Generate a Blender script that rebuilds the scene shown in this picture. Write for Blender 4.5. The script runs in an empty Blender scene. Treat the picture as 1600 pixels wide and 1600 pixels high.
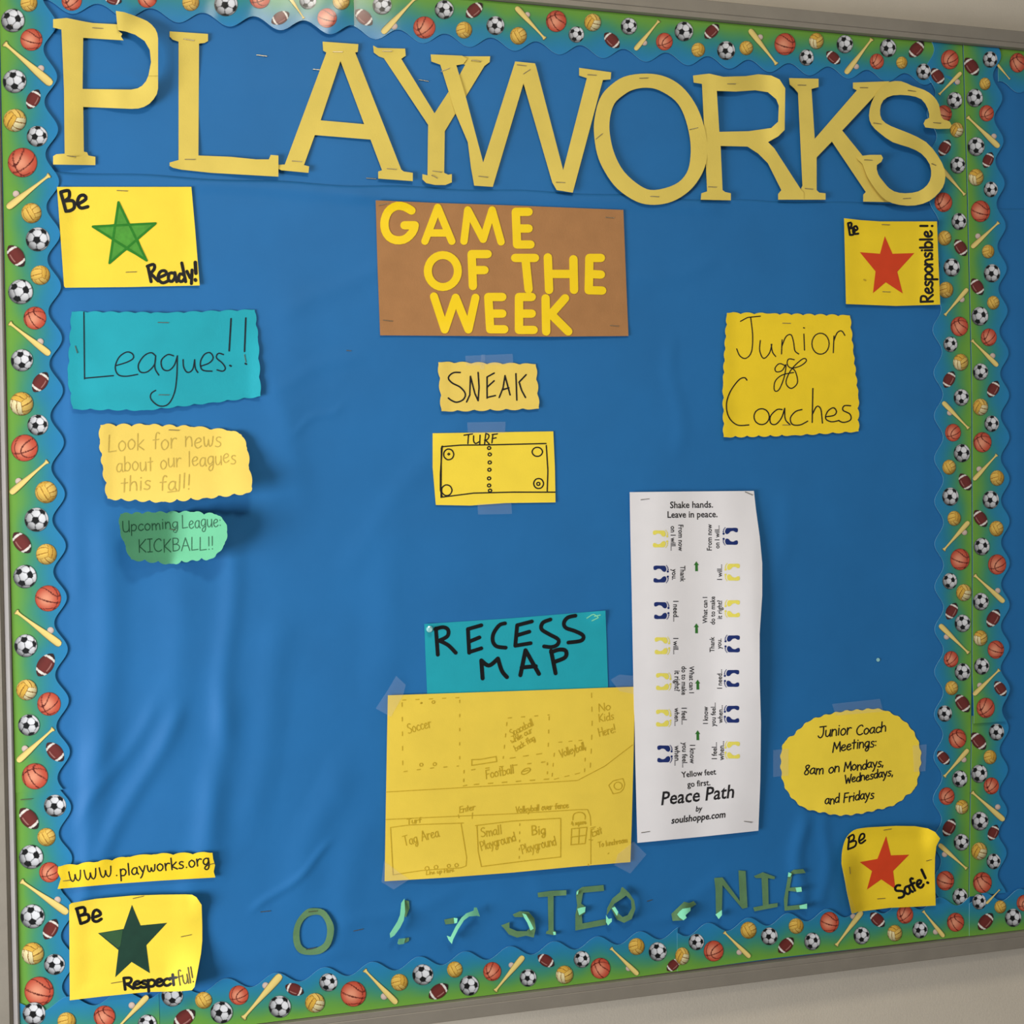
import bpy, math, random
import numpy as np
from mathutils import Vector, Matrix
from mathutils.geometry import delaunay_2d_cdt

# ------------------------------------------------------------------ camera
SC = bpy.context.scene
COL = SC.collection
F = 1700.0            # focal length in pixels of a 1600 px frame
DIST = 1.40           # metres from the lens to the board's panel
CAMZ = 1.50
_dx = np.array([7119.0, -127.0, F]); _dx /= np.linalg.norm(_dx)
_dd = np.array([0.013, 1.0, 0.0]); _dd[2] = -(_dx[0]*_dd[0] + _dx[1]*_dd[1])/_dx[2]; _dd /= np.linalg.norm(_dd)
AX, AZ = _dx, -_dd
AY = np.cross(AZ, AX)
M3 = np.array([AX, AY, AZ])                      # camera axes -> world
cam_data = bpy.data.cameras.new('camera')
cam_data.sensor_width = 36.0
cam_data.lens = 36.0*F/1600.0
cam_data.clip_start = 0.02
cam = bpy.data.objects.new('camera', cam_data)
COL.objects.link(cam)
cr = M3 @ np.array([1, 0, 0]); cu = M3 @ np.array([0, -1, 0]); cf = M3 @ np.array([0, 0, 1])
mw = Matrix.Identity(4)
for i in range(3):
    mw[i][0], mw[i][1], mw[i][2] = cr[i], cu[i], -cf[i]
mw.translation = Vector((0, -DIST, CAMZ))
cam.matrix_world = mw
SC.camera = cam

# ------------------------------------------------------------------ light
SC.view_settings.view_transform = 'Standard'
SC.view_settings.look = 'None'
SC.view_settings.gamma = 1.0
SC.view_settings.use_curve_mapping = False
SC.view_settings.exposure = 0.0
world = bpy.data.worlds.new('room_air'); SC.world = world
world.use_nodes = True
world.node_tree.nodes['Background'].inputs[0].default_value = (0.82, 0.88, 1.0, 1)
world.node_tree.nodes['Background'].inputs[1].default_value = 0.27

def area(name, loc, target, sx, sy, power, color):
    d = bpy.data.lights.new(name, 'AREA'); d.shape = 'RECTANGLE'; d.size = sx; d.size_y = sy
    d.energy = power; d.color = color
    o = bpy.data.objects.new(name, d); COL.objects.link(o)
    o.location = loc
    o.rotation_euler = (Vector(target) - Vector(loc)).to_track_quat('-Z', 'Y').to_euler()
    return o
area('window_light', (-1.75, -1.05, 1.05), (0.1, 0, 1.1), 0.9, 0.9, 56, (0.95, 0.98, 1.0))
area('ceiling_lamp', (0.14, -1.28, 2.70), (0.14, -1.25, 0), 0.34, 0.32, 15.0, (1.0, 0.92, 0.76))
area('ceiling_lamp_far', (1.6, -2.6, 2.70), (1.6, -2.55, 0), 1.2, 0.3, 12, (1.0, 0.93, 0.80))

# ------------------------------------------------------------------ picture point -> point on the board
def ray(px, py):
    d = np.stack([(np.asarray(px, float)-800)/F, (np.asarray(py, float)-800)/F, np.ones(np.shape(px))], -1)
    return d @ M3.T
def P3(px, py, h=0.0):
    w = ray(px, py)
    t = (DIST - h)/w[..., 1]
    return np.stack([w[..., 0]*t, -np.broadcast_to(h, t.shape) + 0*t, CAMZ + w[..., 2]*t], -1)
def BD(px, py):
    p = P3(px, py, 0.0)
    return p[..., 0], p[..., 2]

# the board's measures (metres)
BX0, BX1, BZ0, BZ1 = -0.282, 1.95, 0.831, 2.139

def sstep(a, b, x):
    t = np.clip((x-a)/(b-a), 0, 1); return t*t*(3-2*t)

def border_mask(X, Z):
    m = np.maximum.reduce([1-sstep(-0.222, -0.200, X), sstep(0.945, 0.968, X)*(1-sstep(1.09, 1.11, X)), 1-sstep(0.893, 0.912, Z), sstep(2.075, 2.092, Z)])
    return m

_rs = np.random.RandomState(7)
_waves = [(_rs.uniform(0, 6.28), _rs.uniform(0.006, 0.022), _rs.uniform(0, 6.28)) for _ in range(14)]
# long folds of the backing paper: x0,y0,x1,y1, half width, height (mm)
FOLDS = [(172, 850, 158, 1180, 26, 2.6), (158, 1180, 120, 1400, 22, 2.0), (362, 880, 350, 1120, 17, 2.0), (350, 1120, 330, 1330, 22, 2.2),
         (285, 930, 268, 1130, 28, 1.5), (268, 1130, 165, 1330, 14, 2.0), (230, 1120, 120, 1290, 12, 1.3), (435, 1010, 400, 1250, 24, 1.4),
         (505, 1330, 412, 1412, 5, 1.3), (520, 1230, 470, 1360, 26, 1.6), (610, 860, 600, 1030, 30, 1.2), (455, 500, 430, 800, 34, 1.3),
         (520, 640, 468, 668, 5, 0.6), (600, 410, 470, 480, 14, 0.5), (540, 560, 440, 600, 12, 0.5), (690, 690, 560, 860, 20, 0.8),
         (330, 1250, 300, 1400, 20, 1.4), (100, 600, 110, 900, 16, 0.9), (410, 540, 470, 760, 20, 0.8), (1050, 560, 1060, 680, 13, 0.7),
         (1250, 1300, 1246, 1400, 12, 2.6), (1290, 1290, 1285, 1400, 10, 1.2), (960, 440, 1100, 420, 14, 0.5), (1180, 800, 1185, 1050, 14, 0.8),
         (1228, 800, 1215, 900, 16, 0.6), (560, 1320, 520, 1480, 24, 1.0), (700, 1400, 560, 1440, 12, 0.7), (1120, 1380, 1000, 1460, 12, 0.7),
         (90, 287, 560, 303, 9, 1.3), (560, 303, 1100, 328, 9, 1.0), (850, 1390, 900, 1480, 16, 0.6), (400, 150, 700, 120, 16, 0.35), (140, 110, 230, 130, 9, 0.5)]
def relief(px, py):
    px = np.asarray(px, float); py = np.asarray(py, float)
    h = np.zeros(np.broadcast(px, py).shape)
    for a, k, p in _waves:
        h = h + 0.00020*np.sin((px*math.cos(a) + 0.6*py*math.sin(a))*k + p)
    for x0, y0, x1, y1, w, a in FOLDS:
        dx, dy = x1-x0, y1-y0; L = math.hypot(dx, dy)
        t = ((px-x0)*dx + (py-y0)*dy)/L/L
        d = ((px-x0)*dy - (py-y0)*dx)/L
        d = d + 5*np.sin(t*5 + x0)
        e = np.clip(np.maximum(-t, t-1), 0, None)*L
        h = h + 1.35*a*0.001*np.exp(-(d/w)**2)*np.exp(-(e/(w*1.6+10))**2)
    X, Z = BD(px, py)
    return 0.0012 + np.clip(h + 0.0004*np.sin(px*0.021+1.3*np.sin(py*0.006))*np.exp(-((px-350)/330)**2)*sstep(480, 800, py) + 0.0006, 0, None)*(1-0.95*border_mask(X, Z))
def HB(px, py):                       # what a sheet of paper pinned here lies on
    X, Z = BD(px, py)
    return relief(px, py) + 0.0030*border_mask(X, Z)

# ------------------------------------------------------------------ materials
def lin(c):
    c = np.asarray(c, float)/255.0
    return np.where(c <= 0.04045, c/12.92, ((c+0.055)/1.055)**2.4)
def mat(name, rgb, rough=0.8, var=0.04, scale=60.0, bump=0.0, bscale=400.0, metal=0.0, spec=0.3, attr=False, coat=0.0):
    m = bpy.data.materials.new(name); m.use_nodes = True
    nt = m.node_tree; b = nt.nodes['Principled BSDF']
    b.inputs['Roughness'].default_value = rough
    b.inputs['Metallic'].default_value = metal
    b.inputs['Specular IOR Level'].default_value = spec
    if coat:
        b.inputs['Coat Weight'].default_value = coat; b.inputs['Coat Roughness'].default_value = 0.15
    geo = nt.nodes.new('ShaderNodeNewGeometry')
    n = nt.nodes.new('ShaderNodeTexNoise'); n.inputs['Scale'].default_value = scale; n.inputs['Detail'].default_value = 4
    nt.links.new(geo.outputs['Position'], n.inputs['Vector'])
    mx = nt.nodes.new('ShaderNodeMix'); mx.data_type = 'RGBA'; mx.blend_type = 'MULTIPLY'
    mx.inputs[0].default_value = 1.0
    rmp = nt.nodes.new('ShaderNodeMapRange'); rmp.inputs[1].default_value = 0.3; rmp.inputs[2].default_value = 0.7
    rmp.inputs[3].default_value = 1-var; rmp.inputs[4].default_value = 1+var
    nt.links.new(n.outputs['Fac'], rmp.inputs[0])
    comb = nt.nodes.new('ShaderNodeCombineColor')
    for k in range(3): nt.links.new(rmp.outputs[0], comb.inputs[k])
    if attr:
        at = nt.nodes.new('ShaderNodeAttribute'); at.attribute_name = 'print'
        nt.links.new(at.outputs['Color'], mx.inputs[6])
    else:
        l = lin(rgb); mx.inputs[6].default_value = (l[0], l[1], l[2], 1)
    nt.links.new(comb.outputs[0], mx.inputs[7])
    nt.links.new(mx.outputs[2], b.inputs['Base Color'])
    if bump:
        n2 = nt.nodes.new('ShaderNodeTexNoise'); n2.inputs['Scale'].default_value = bscale; n2.inputs['Detail'].default_value = 3
        nt.links.new(geo.outputs['Position'], n2.inputs['Vector'])
        bp = nt.nodes.new('ShaderNodeBump'); bp.inputs['Strength'].default_value = bump; bp.inputs['Distance'].default_value = 0.002
        nt.links.new(n2.outputs['Fac'], bp.inputs['Height']); nt.links.new(bp.outputs[0], b.inputs['Normal'])
    return m
MAT = dict(
    blue=mat('blue_backing_paper', (31, 107, 168), 0.62, 0.05, 9, 0.30, 22, spec=0.3),
    card=mat('printed_trim_card', None, 0.6, 0.02, 40, attr=True, spec=0.2, coat=0.28),
    ink=mat('printed_ball_ink', None, 0.6, 0.01, 40, attr=True, spec=0.2, coat=0.28),
    letter=mat('faded_yellow_paper', (224, 198, 94), 0.8, 0.04, 25, 0.08, 500),
    yellow=mat('yellow_paper', (248, 217, 66), 0.75, 0.03, 30, 0.06, 500),
    golden=mat('golden_yellow_paper', (246, 211, 40), 0.75, 0.03, 30, 0.06, 500),
    mapyel=mat('map_yellow_paper', (236, 204, 74), 0.75, 0.03, 30, 0.06, 500),
    buff=mat('buff_yellow_paper', (238, 206, 98), 0.8, 0.03, 30, 0.06, 500),
    brown=mat('brown_craft_paper', (171, 121, 75), 0.7, 0.05, 40, 0.12, 500),
    die=mat('die_cut_yellow_card', (250, 211, 8), 0.5, 0.02, 40, spec=0.4),
    teal=mat('teal_paper', (28, 162, 178), 0.72, 0.04, 30, 0.06, 500),
    white=mat('white_office_paper', (234, 230, 232), 0.8, 0.015, 30),
    mint=mat('mint_green_paper', (104, 184, 142), 0.8, 0.04, 30, 0.06, 500),
    fgreen=mat('faded_green_paper', (96, 134, 92), 0.85, 0.10, 60, 0.1, 500),
    mintlit=mat('mint_paper_lit', (128, 212, 172), 0.75, 0.03, 30),  # paler mint: light on the curled green flaps is put into the colour
    marker=mat('black_marker', (17, 16, 18), 0.5, 0.15, 90),
    pen=mat('black_pen', (20, 20, 24), 0.6, 0.1, 90),
    tealpen=mat('black_pen_on_teal', (14, 32, 44), 0.6, 0.1, 90),
    pencil=mat('pencil_on_buff', (196, 168, 78), 0.7, 0.12, 400),
    pencil2=mat('pencil_on_yellow', (198, 164, 36), 0.7, 0.12, 400),
    gpencil=mat('pencil_on_green', (44, 96, 70), 0.7, 0.12, 400),
    faint=mat('dry_marker', (92, 84, 40), 0.7, 0.2, 300),
    starg=mat('green_marker_fill', (76, 150, 52), 0.7, 0.12, 160),
    stargl=mat('green_marker_line', (40, 124, 32), 0.7, 0.08, 160),
    stard=mat('dark_green_marker', (24, 60, 46), 0.6, 0.10, 90),
    stardl=mat('lighter_green_marker', (48, 86, 52), 0.6, 0.10, 90),
    starr=mat('red_marker_fill', (218, 68, 30), 0.6, 0.04, 60),
    print=mat('printer_black', (34, 32, 34), 0.7, 0.02, 40),
    navy=mat('printer_navy', (24, 44, 108), 0.7, 0.08, 500),
    fyel=mat('printer_yellow', (236, 222, 98), 0.7, 0.06, 700),
    arrow=mat('printer_green', (50, 116, 44), 0.7, 0.02, 40),
    steel=mat('staple_steel', (150, 140, 120), 0.35, 0.02, 40, metal=0.9),
    frame=mat('grey_frame_metal', (146, 138, 126), 0.5, 0.05, 30, 0.05, 300, metal=0.25, spec=0.5),
    flange=mat('dark_flange_metal', (84, 79, 72), 0.6, 0.05, 30),
    lip=mat('frame_lip_metal', (186, 180, 178), 0.40, 0.04, 30, metal=0.25, spec=0.5),
    wall=mat('painted_wall', (210, 199, 182), 0.85, 0.02, 12, 0.15, 350),
    ceil=mat('ceiling_paint', (225, 222, 214), 0.9, 0.02, 12),
    floor=mat('floor_vinyl', (120, 112, 100), 0.5, 0.06, 8),
    cork=mat('panel_board', (150, 120, 85), 0.9, 0.08, 80),
    gum=mat('clear_pin_plastic', (150, 205, 205), 0.15, 0.02, 40, spec=0.6, coat=0.6),
)
def tape_mat():
    m = bpy.data.materials.new('clear_tape'); m.use_nodes = True
    nt = m.node_tree; b = nt.nodes['Principled BSDF']
    b.inputs['Base Color'].default_value = (0.62, 0.68, 0.80, 1); b.inputs['Roughness'].default_value = 0.35
    tr = nt.nodes.new('ShaderNodeBsdfTransparent'); mx = nt.nodes.new('ShaderNodeMixShader')
    mx.inputs[0].default_value = 0.11
    nt.links.new(tr.outputs[0], mx.inputs[1]); nt.links.new(b.outputs[0], mx.inputs[2])
    nt.links.new(mx.outputs[0], nt.nodes['Material Output'].inputs['Surface'])
    return m
MAT['tape'] = tape_mat()

# ------------------------------------------------------------------ object helpers
def tag(o, label=None, cat=None, group=None, kind=None):
    if label: o['label'] = label
    if cat: o['category'] = cat
    if group: o['group'] = group
    if kind: o['kind'] = kind
    return o
def empty(name, loc, label, cat, group=None):
    o = bpy.data.objects.new(name, None); o.empty_display_size = 0.02
    COL.objects.link(o); o.location = loc
    return tag(o, label, cat, group)
def mesh_obj(name, verts, faces, m, parent=None, smooth=True, colors=None, label=None):
    verts = np.asarray(verts, float)
    org = np.zeros(3)
    if parent is not None:
        q = parent
        while q is not None:
            org = org + np.array(q.location); q = q.parent
    me = bpy.data.meshes.new(name)
    if parent is None and len(verts):
        org = verts.mean(0)
    me.from_pydata((verts-org).tolist(), [], [tuple(int(i) for i in f) for f in faces])
    if smooth:
        me.polygons.foreach_set('use_smooth', [True]*len(me.polygons))
    if colors is not None:
        ca = me.color_attributes.new('print', 'FLOAT_COLOR', 'POINT')
        c = np.ones((len(verts), 4)); c[:, :3] = colors
        ca.data.foreach_set('color', c.ravel())
    me.materials.append(m)
    me.update()
    o = bpy.data.objects.new(name, me); COL.objects.link(o)
    if parent is None: o.location = org
    else: o.parent = parent
    if label: o['label'] = label
    return o
def rail(name, m, parent, box, chamfer=0.003):
    """box with chamfered long edges: (x0,x1,y0,y1,z0,z1), y0 towards the room"""
    x0, x1, y0, y1, z0, z1 = box; c = chamfer
    if (x1-x0) > (z1-z0):
        prof = [(y1, z0), (y0+c, z0), (y0, z0+c), (y0, z1-c), (y0+c, z1), (y1, z1)]
        A = [(x0, y, z) for y, z in prof]; B = [(x1, y, z) for y, z in prof]
    else:
        prof = [(y1, x0), (y0+c, x0), (y0, x0+c), (y0, x1-c), (y0+c, x1), (y1, x1)]
        A = [(x, y, z0) for y, x in prof]; B = [(x, y, z1) for y, x in prof]
    n = len(prof); v = A+B
    f = [(i, (i+1) % n, n+(i+1) % n, n+i) for i in range(n)] + [tuple(range(n)), tuple(range(2*n-1, n-1, -1))]
    return mesh_obj(name, v, f, m, parent, smooth=False)

# ------------------------------------------------------------------ polygons and paper
def densify(poly, step):
    out = []
    n = len(poly)
    for i in range(n):
        a = np.array(poly[i], float); b = np.array(poly[(i+1) % n], float)
        k = max(1, int(math.ceil(np.linalg.norm(b-a)/step)))
        for j in range(k): out.append(a + (b-a)*j/k)
    return np.array(out)
def catmull(pts, closed=False, sub=6):
    p = np.array(pts, float); n = len(p)
    if n < 3: return p
    out = []
    rng = range(n) if closed else range(n-1)
    for i in rng:
        if closed: a, b, c, d = p[(i-1) % n], p[i], p[(i+1) % n], p[(i+2) % n]
        else: a, b, c, d = p[max(i-1, 0)], p[i], p[i+1], p[min(i+2, n-1)]
        for j in range(sub):
            t = j/sub
            out.append(0.5*((2*b) + (-a+c)*t + (2*a-5*b+4*c-d)*t*t + (-a+3*b-3*c+d)*t**3))
    if not closed: out.append(p[-1])
    return np.array(out)
def inside(polys, x, y):
    c = np.zeros(np.shape(x), bool)
    for P in polys:
        x1, y1 = P[:, 0], P[:, 1]; x2, y2 = np.roll(x1, -1), np.roll(y1, -1)
        for a, b, d, e in zip(x1, y1, x2, y2):
            if b == e: continue
            k = ((b > y) != (e > y)) & (x < (d-a)*(y-b)/(e-b) + a)
            c ^= k
    return c
def inside_any(polys, x, y):
    c = np.zeros(np.shape(x), bool)
    for P in polys: c |= inside([P], x, y)
    return c
def triangulate(polys, g, union=False):
    inside = inside_any if union else globals()['inside']
    B = [densify(P, g) for P in polys]
    pts = []; edges = []
    for b in B:
        s = len(pts); k = len(b)
        pts += [tuple(q) for q in b]; edges += [(s+i, s+(i+1) % k) for i in range(k)]
    allb = np.vstack(B)
    mn, mx = allb.min(0), allb.max(0)
    gx, gy = np.meshgrid(np.arange(mn[0]+g*0.5, mx[0], g), np.arange(mn[1]+g*0.5, mx[1], g))
    gx = gx + (np.arange(gx.shape[0]) % 2)[:, None]*g*0.5
    gx, gy = gx.ravel(), gy.ravel()
    if len(gx):
        k = inside(B, gx, gy)
        gx, gy = gx[k], gy[k]
        if len(gx):
            dmin = np.full(len(gx), 1e9)
            for q in allb: dmin = np.minimum(dmin, (gx-q[0])**2 + (gy-q[1])**2)
            k = dmin > (0.35*g)**2
            pts += list(zip(gx[k], gy[k]))
    vo, eo, fo, _, _, _ = delaunay_2d_cdt([Vector((float(a), float(b))) for a, b in pts], edges, [], 0, 1e-5)
    V = np.array([(v.x, v.y) for v in vo])
    T = np.array([tuple(f) for f in fo])
    e0 = V[T[:, 1]]-V[T[:, 0]]; e1 = V[T[:, 2]]-V[T[:, 0]]; e2 = V[T[:, 2]]-V[T[:, 1]]
    ar = abs(e0[:, 0]*e1[:, 1]-e0[:, 1]*e1[:, 0])
    mxe = np.maximum.reduce([(e0**2).sum(1), (e1**2).sum(1), (e2**2).sum(1)])
    T = T[ar > 0.02*mxe]
    cen = V[T].mean(1)
    T = T[inside(B, cen[:, 0], cen[:, 1])]
    a = V[T[:, 1]]-V[T[:, 0]]; b = V[T[:, 2]]-V[T[:, 0]]
    flip = (a[:, 0]*b[:, 1]-a[:, 1]*b[:, 0]) > 0       # picture y runs down: make them face the room
    T[flip] = T[flip][:, ::-1]
    return V, T
def paper(name, polys, hfun, m, parent, g=8, thick=0.0003, label=None, back=None, union=False, smooth=True):
    polys = [np.array(P, float) for P in polys]
    V, T = triangulate(polys, g, union)
    h = hfun(V[:, 0], V[:, 1])
    top = P3(V[:, 0], V[:, 1], h)
    T = T[:, ::-1]
    nrm = np.cross(top[T[:, 1]]-top[T[:, 0]], top[T[:, 2]]-top[T[:, 0]])
    if nrm[:, 1].mean() > 0: T = T[:, ::-1]
    n = len(top)
    bot = top + np.array([0, thick, 0])
    verts = [top, bot]; faces = [tuple(t) for t in T] + [tuple(n + t[::-1]) for t in T]
    cnt = {}
    for t in T:
        for i in range(3):
            e = (int(t[i]), int(t[(i+1) % 3])); cnt[e] = 1
    side = [e for e in cnt if (e[1], e[0]) not in cnt]
    s = 2*n; ev = []
    for a, b in side:
        ev += [top[a], top[b], bot[b], bot[a]]
        faces.append((s+1, s, s+3, s+2)); s += 4
    verts.append(np.array(ev))
    o = mesh_obj(name, np.vstack(verts), faces, m, parent, label=label, smooth=smooth)
    if back is not None:
        o.data.materials.append(back)
        idx = np.zeros(len(faces), int); idx[len(T):2*len(T)] = 1
        o.data.polygons.foreach_set('material_index', idx)
    return o
def fill(name, polys, hfun, m, parent, g=10, eps=0.00025, label=None, union=False):
    V, T = triangulate([np.array(P, float) for P in polys], g, union)
    v = P3(V[:, 0], V[:, 1], hfun(V[:, 0], V[:, 1]) + eps)
    nrm = np.cross(v[T[:, 1]]-v[T[:, 0]], v[T[:, 2]]-v[T[:, 0]])
    if nrm[:, 1].mean() > 0: T = T[:, ::-1]
    return mesh_obj(name, v, T, m, parent, label=label)
def resample(p, step):
    p = np.array(p, float)
    d = np.r_[0, np.cumsum(np.hypot(*np.diff(p, axis=0).T))]
    n = max(1, int(math.ceil(d[-1]/step)))
    t = np.linspace(0, d[-1], n+1)
    return np.stack([np.interp(t, d, p[:, 0]), np.interp(t, d, p[:, 1])], 1)
def ink(name, strokes, width, hfun, m, parent, eps=0.0003, label=None, step=2.5):
    """pen strokes (picture-space polylines) as ribbons lying on the sheet"""
    V = []; Fc = []; H = []
    e = eps
    parts_ = []
    for st in strokes:
        st = np.array(st, float); cur = [st[0]]
        for i in range(1, len(st)):
            cur.append(st[i])
            if i < len(st)-1:
                a = st[i]-st[i-1]; b = st[i+1]-st[i]
                la, lb = np.hypot(*a), np.hypot(*b)
                if la > 1e-6 and lb > 1e-6 and (a @ b)/(la*lb) < 0.6 and (max(la, lb) > width*0.8):
                    parts_.append(np.array(cur)); cur = [st[i]]
        parts_.append(np.array(cur))
    for st in parts_:
        w = width
        p = np.array(st, float)
        if len(p) == 1: p = np.array([p[0], p[0]+[0.4, 0.0]])
        if np.hypot(*(p[-1]-p[0])) < 1e-6 and len(p) == 2: p[1] += [0.4, 0]
        p = resample(p, step)
        keep = np.r_[True, np.hypot(*np.diff(p, axis=0).T) > 1e-4]; p = p[keep]
        if len(p) < 2: continue
        d = np.gradient(p, axis=0); L = np.hypot(d[:, 0], d[:, 1]); L[L < 1e-6] = 1; d = d/L[:, None]
        nn = np.stack([-d[:, 1], d[:, 0]], 1)*w/2
        s = len(V)
        for a, b in zip(p, nn): V += [a+b, a-b]
        H += [e]*(2*len(p))
        for i in range(len(p)-1): Fc.append((s+2*i, s+2*i+1, s+2*i+3, s+2*i+2))
        for (c, q, sg) in ((p[0], d[0], -1), (p[-1], d[-1], 1)):
            k = len(V); a0 = math.atan2(q[1], q[0])
            V.append(c); H.append(e)
            for j in range(7):
                a = a0 + (math.pi if sg < 0 else 0) - math.pi/2 + math.pi*j/6
                V.append(c + np.array([math.cos(a), math.sin(a)])*w/2); H.append(e)
            for j in range(6): Fc.append((k, k+1+j, k+2+j))
        e += 0.000004
    V = np.array(V); v = P3(V[:, 0], V[:, 1], hfun(V[:, 0], V[:, 1]) + np.array(H))
    F2 = []
    for f in Fc:
        a, b, c = v[f[0]], v[f[1]], v[f[2]]
        F2.append(f if np.cross(b-a, c-a)[1] < 0 else f[::-1])
    return mesh_obj(name, v, F2, m, parent, label=label)

# one-line handwriting alphabet: width | strokes (x, y up; cap height 10, small letters 6); ~ is a smooth curve
GL = {
'A': '7|0,0 3.5,10 7,0;1.2,3.8 5.8,3.8', 'B': '6|.5,0 .5,10;~.5,10 4.3,9.6 5,7.6 3.8,5.7 .8,5.2;~.8,5.2 4.6,4.8 6,2.7 4.4,.5 .5,0',
'C': '6.5|~6,8.5 4.5,10 1.5,8.5 0,5 1.2,1.2 4,0 6.3,1.2', 'E': '5|5,10 .3,10 0,0 5,0;.2,5.3 4.2,5.5', 'F': '5|5,10 .4,10 0,0;.2,5.3 4,5.5',
'H': '6|0,10 0,0;6,10 6,0;0,5 6,5.2', 'I': '4|0,10 4,10;2,10 2,0;0,0 4,0', 'J': '6|1,10 7,10;~4.5,10 4.8,4 3.5,.6 1.5,.2 0,2', 'K': '6|.5,10 .5,0;6,10 .8,4.6 6,0',
'L': '5.5|.5,10 .2,0 5.5,.4', 'M': '8|0,0 1,10 4,3 7,10 8,0', 'N': '6|0,0 .3,10 6,0 6,10', 'P': '5.5|.6,-0 .4,10;~.4,10 4.5,9.6 5.4,7.3 4,5 .6,4.6',
'R': '6|.6,0 .4,10;~.4,10 4.5,9.6 5.2,7.4 3.8,5.2 .8,4.8;~1.6,4.8 3.4,3 6,0', 'S': '5.5|~5.2,9 3.2,10 .8,8.8 .8,6.6 3,5.3 5.2,3.6 4.8,1 2.6,0 0,.8',
'T': '6.5|0,10 6.5,10;3.2,10 3,0', 'U': '6|~.3,10 .2,4 1,.6 3,0 5,1 5.8,4 5.8,10;5.8,10 6,0', 'V': '6|0,10 3,0 6,10', 'W': '8|0,10 2,0 4,6 6,0 8,10',
'a': '5|~4.4,5 3,6 1,5 0,2.6 1,.3 2.8,.3 4.2,2.4 4.5,5.6;~4.5,5.6 4.4,1.6 5.4,0', 'b': '5|.3,10 .3,0;~.3,4.2 2.2,6 4.4,4.8 4.8,2.4 3,0 .4,.8',
'c': '4.4|~4.4,4.9 3,6 .9,4.8 .2,2.4 1.4,.2 3.2,.1 4.6,1.2', 'd': '5|~4.4,4.6 2.6,6 .7,4.6 .1,2.2 1.2,.1 3,.3 4.5,2.4;4.6,10 4.7,0', 'e': '4.8|~.3,2.9 3,3.3 4.5,4.4 3.2,6 1.2,5.2 .1,2.8 1.2,.3 3,0 4.8,1.2',
'f': '4|~4.2,9 3,10 1.9,8.6 1.6,5 1.6,0;0,5.4 3.8,5.6', 'g': '5|~4.5,5 3,6 .9,5 .1,2.8 1.2,.6 2.8,.8 4.3,2.6 4.6,5.6;~4.6,5.6 4.7,0 3.8,-3.2 2.2,-4 .8,-2.6 1.8,-1 4.6,.4',
'h': '5|.3,10 .3,0;~.3,3.4 2,5.8 3.8,5.6 4.5,3.4 4.7,0', 'i': '1.6|.8,6 .8,0;.8,8.4 .9,8.2', 'j': '3|2,6 1.8,-3;2,8.4 2.1,8.2', 'k': '4.6|.3,10 .3,0;4.2,6 .5,2.8 4.7,0', 'l': '1.6|.8,10 .7,0',
'm': '7.4|.2,6 .3,0;~.3,3.6 1.8,5.8 3.2,5 3.7,0;~3.7,3.4 5.2,5.8 6.7,5 7.2,0', 'n': '4.8|.2,6 .3,0;~.3,3.6 2,5.8 3.8,5.3 4.4,3 4.6,0', 'o': '5|~2.6,6 .6,4.8 .1,2.6 1.2,.3 3,.1 4.7,2 4.6,4.4 2.6,6',
'p': '5|.5,6 .3,-4;~.4,4.2 2.2,6 4.4,5 4.8,2.6 3.2,.2 .5,.6', 'q': '5|~4.4,5 2.8,6 .6,4.6 .2,2 1.6,.2 3.2,.8 4.5,3;4.6,6 4.6,-4', 'r': '3.8|.3,6 .5,0;~.5,3.2 1.6,5.4 3,6 4,5.4', 's': '4|~3.8,5.4 2.2,6 .6,5 1.2,3.6 3.2,2.6 3.8,1.2 2.4,0 .1,.5',
't': '4|2,9 2,0;0,6 4,6.2', 'u': '5|~.2,6 .2,2 1.4,.1 3,.6 4.4,3 4.6,6;4.6,6 4.8,0', 'v': '4.6|0,6 2.2,0 4.6,6', 'w': '6.6|~.1,6 .6,1.6 1.8,.1 3,2 3.3,4.6 3.6,1.6 4.8,.1 6,2 6.5,6', 'x': '4.4|0,6 4.4,0;4.2,6 .2,0',
'y': '5|0,6 2.6,.8;~4.8,6 3,1 1.6,-2.6 .4,-4', 'z': '4.4|0,6 4.2,6 0,0 4.4,0', '!': '1.4|.8,10 .7,3;.7,.4 .8,.2', '.': '1.4|.7,.4 .8,.2', ':': '1.4|.7,4.6 .8,4.4;.7,.6 .8,.4', ',': '1.4|.8,.8 .3,-1.2',
'8': '5|~4.6,9 2.6,10 .8,8.2 2.2,5.8 4.4,3.2 4,.8 2,0 .4,1.6 1.4,4.4 4.2,7.4 4.6,9', '4': '5|2.6,10 0,4 5,4;3.8,7 3.8,0', ' ': '3.4|',
}
def hand(text, p0, p1, size, slant=0.0, gap=1.5, jit=0.25, seed=1, up=None):
    """strokes for a line of handwriting whose baseline runs p0 -> p1 (picture space)"""
    rr = random.Random(seed)
    adv = 0; items = []
    for ch in text:
        w, s = GL[ch].split('|'); w = float(w)
        items.append((adv, s)); adv += w+gap
    adv -= gap
    p0 = np.array(p0, float); p1 = np.array(p1, float)
    ex = (p1-p0)/adv
    L = np.hypot(*(p1-p0)); u = (p1-p0)/L
    ey = np.array([u[1], -u[0]])*size/10.0 if up is None else np.array(up, float)*size/10.0
    out = []
    for a, s in items:
        jy = rr.uniform(-jit, jit)
        for st in s.split(';'):
            if not st: continue
            sm = st[0] == '~'
            q = [tuple(float(t) for t in w.split(',')) for w in st.lstrip('~').split()]
            q = [(x+a+slant*y, y+jy) for x, y in q]
            q = [p0 + ex*x + ey*y for x, y in q]
            out.append(catmull(q) if sm else np.array(q))
    return out
def S(*pts): return catmull(pts)
def Lp(*pts): return np.array(pts, float)
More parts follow.
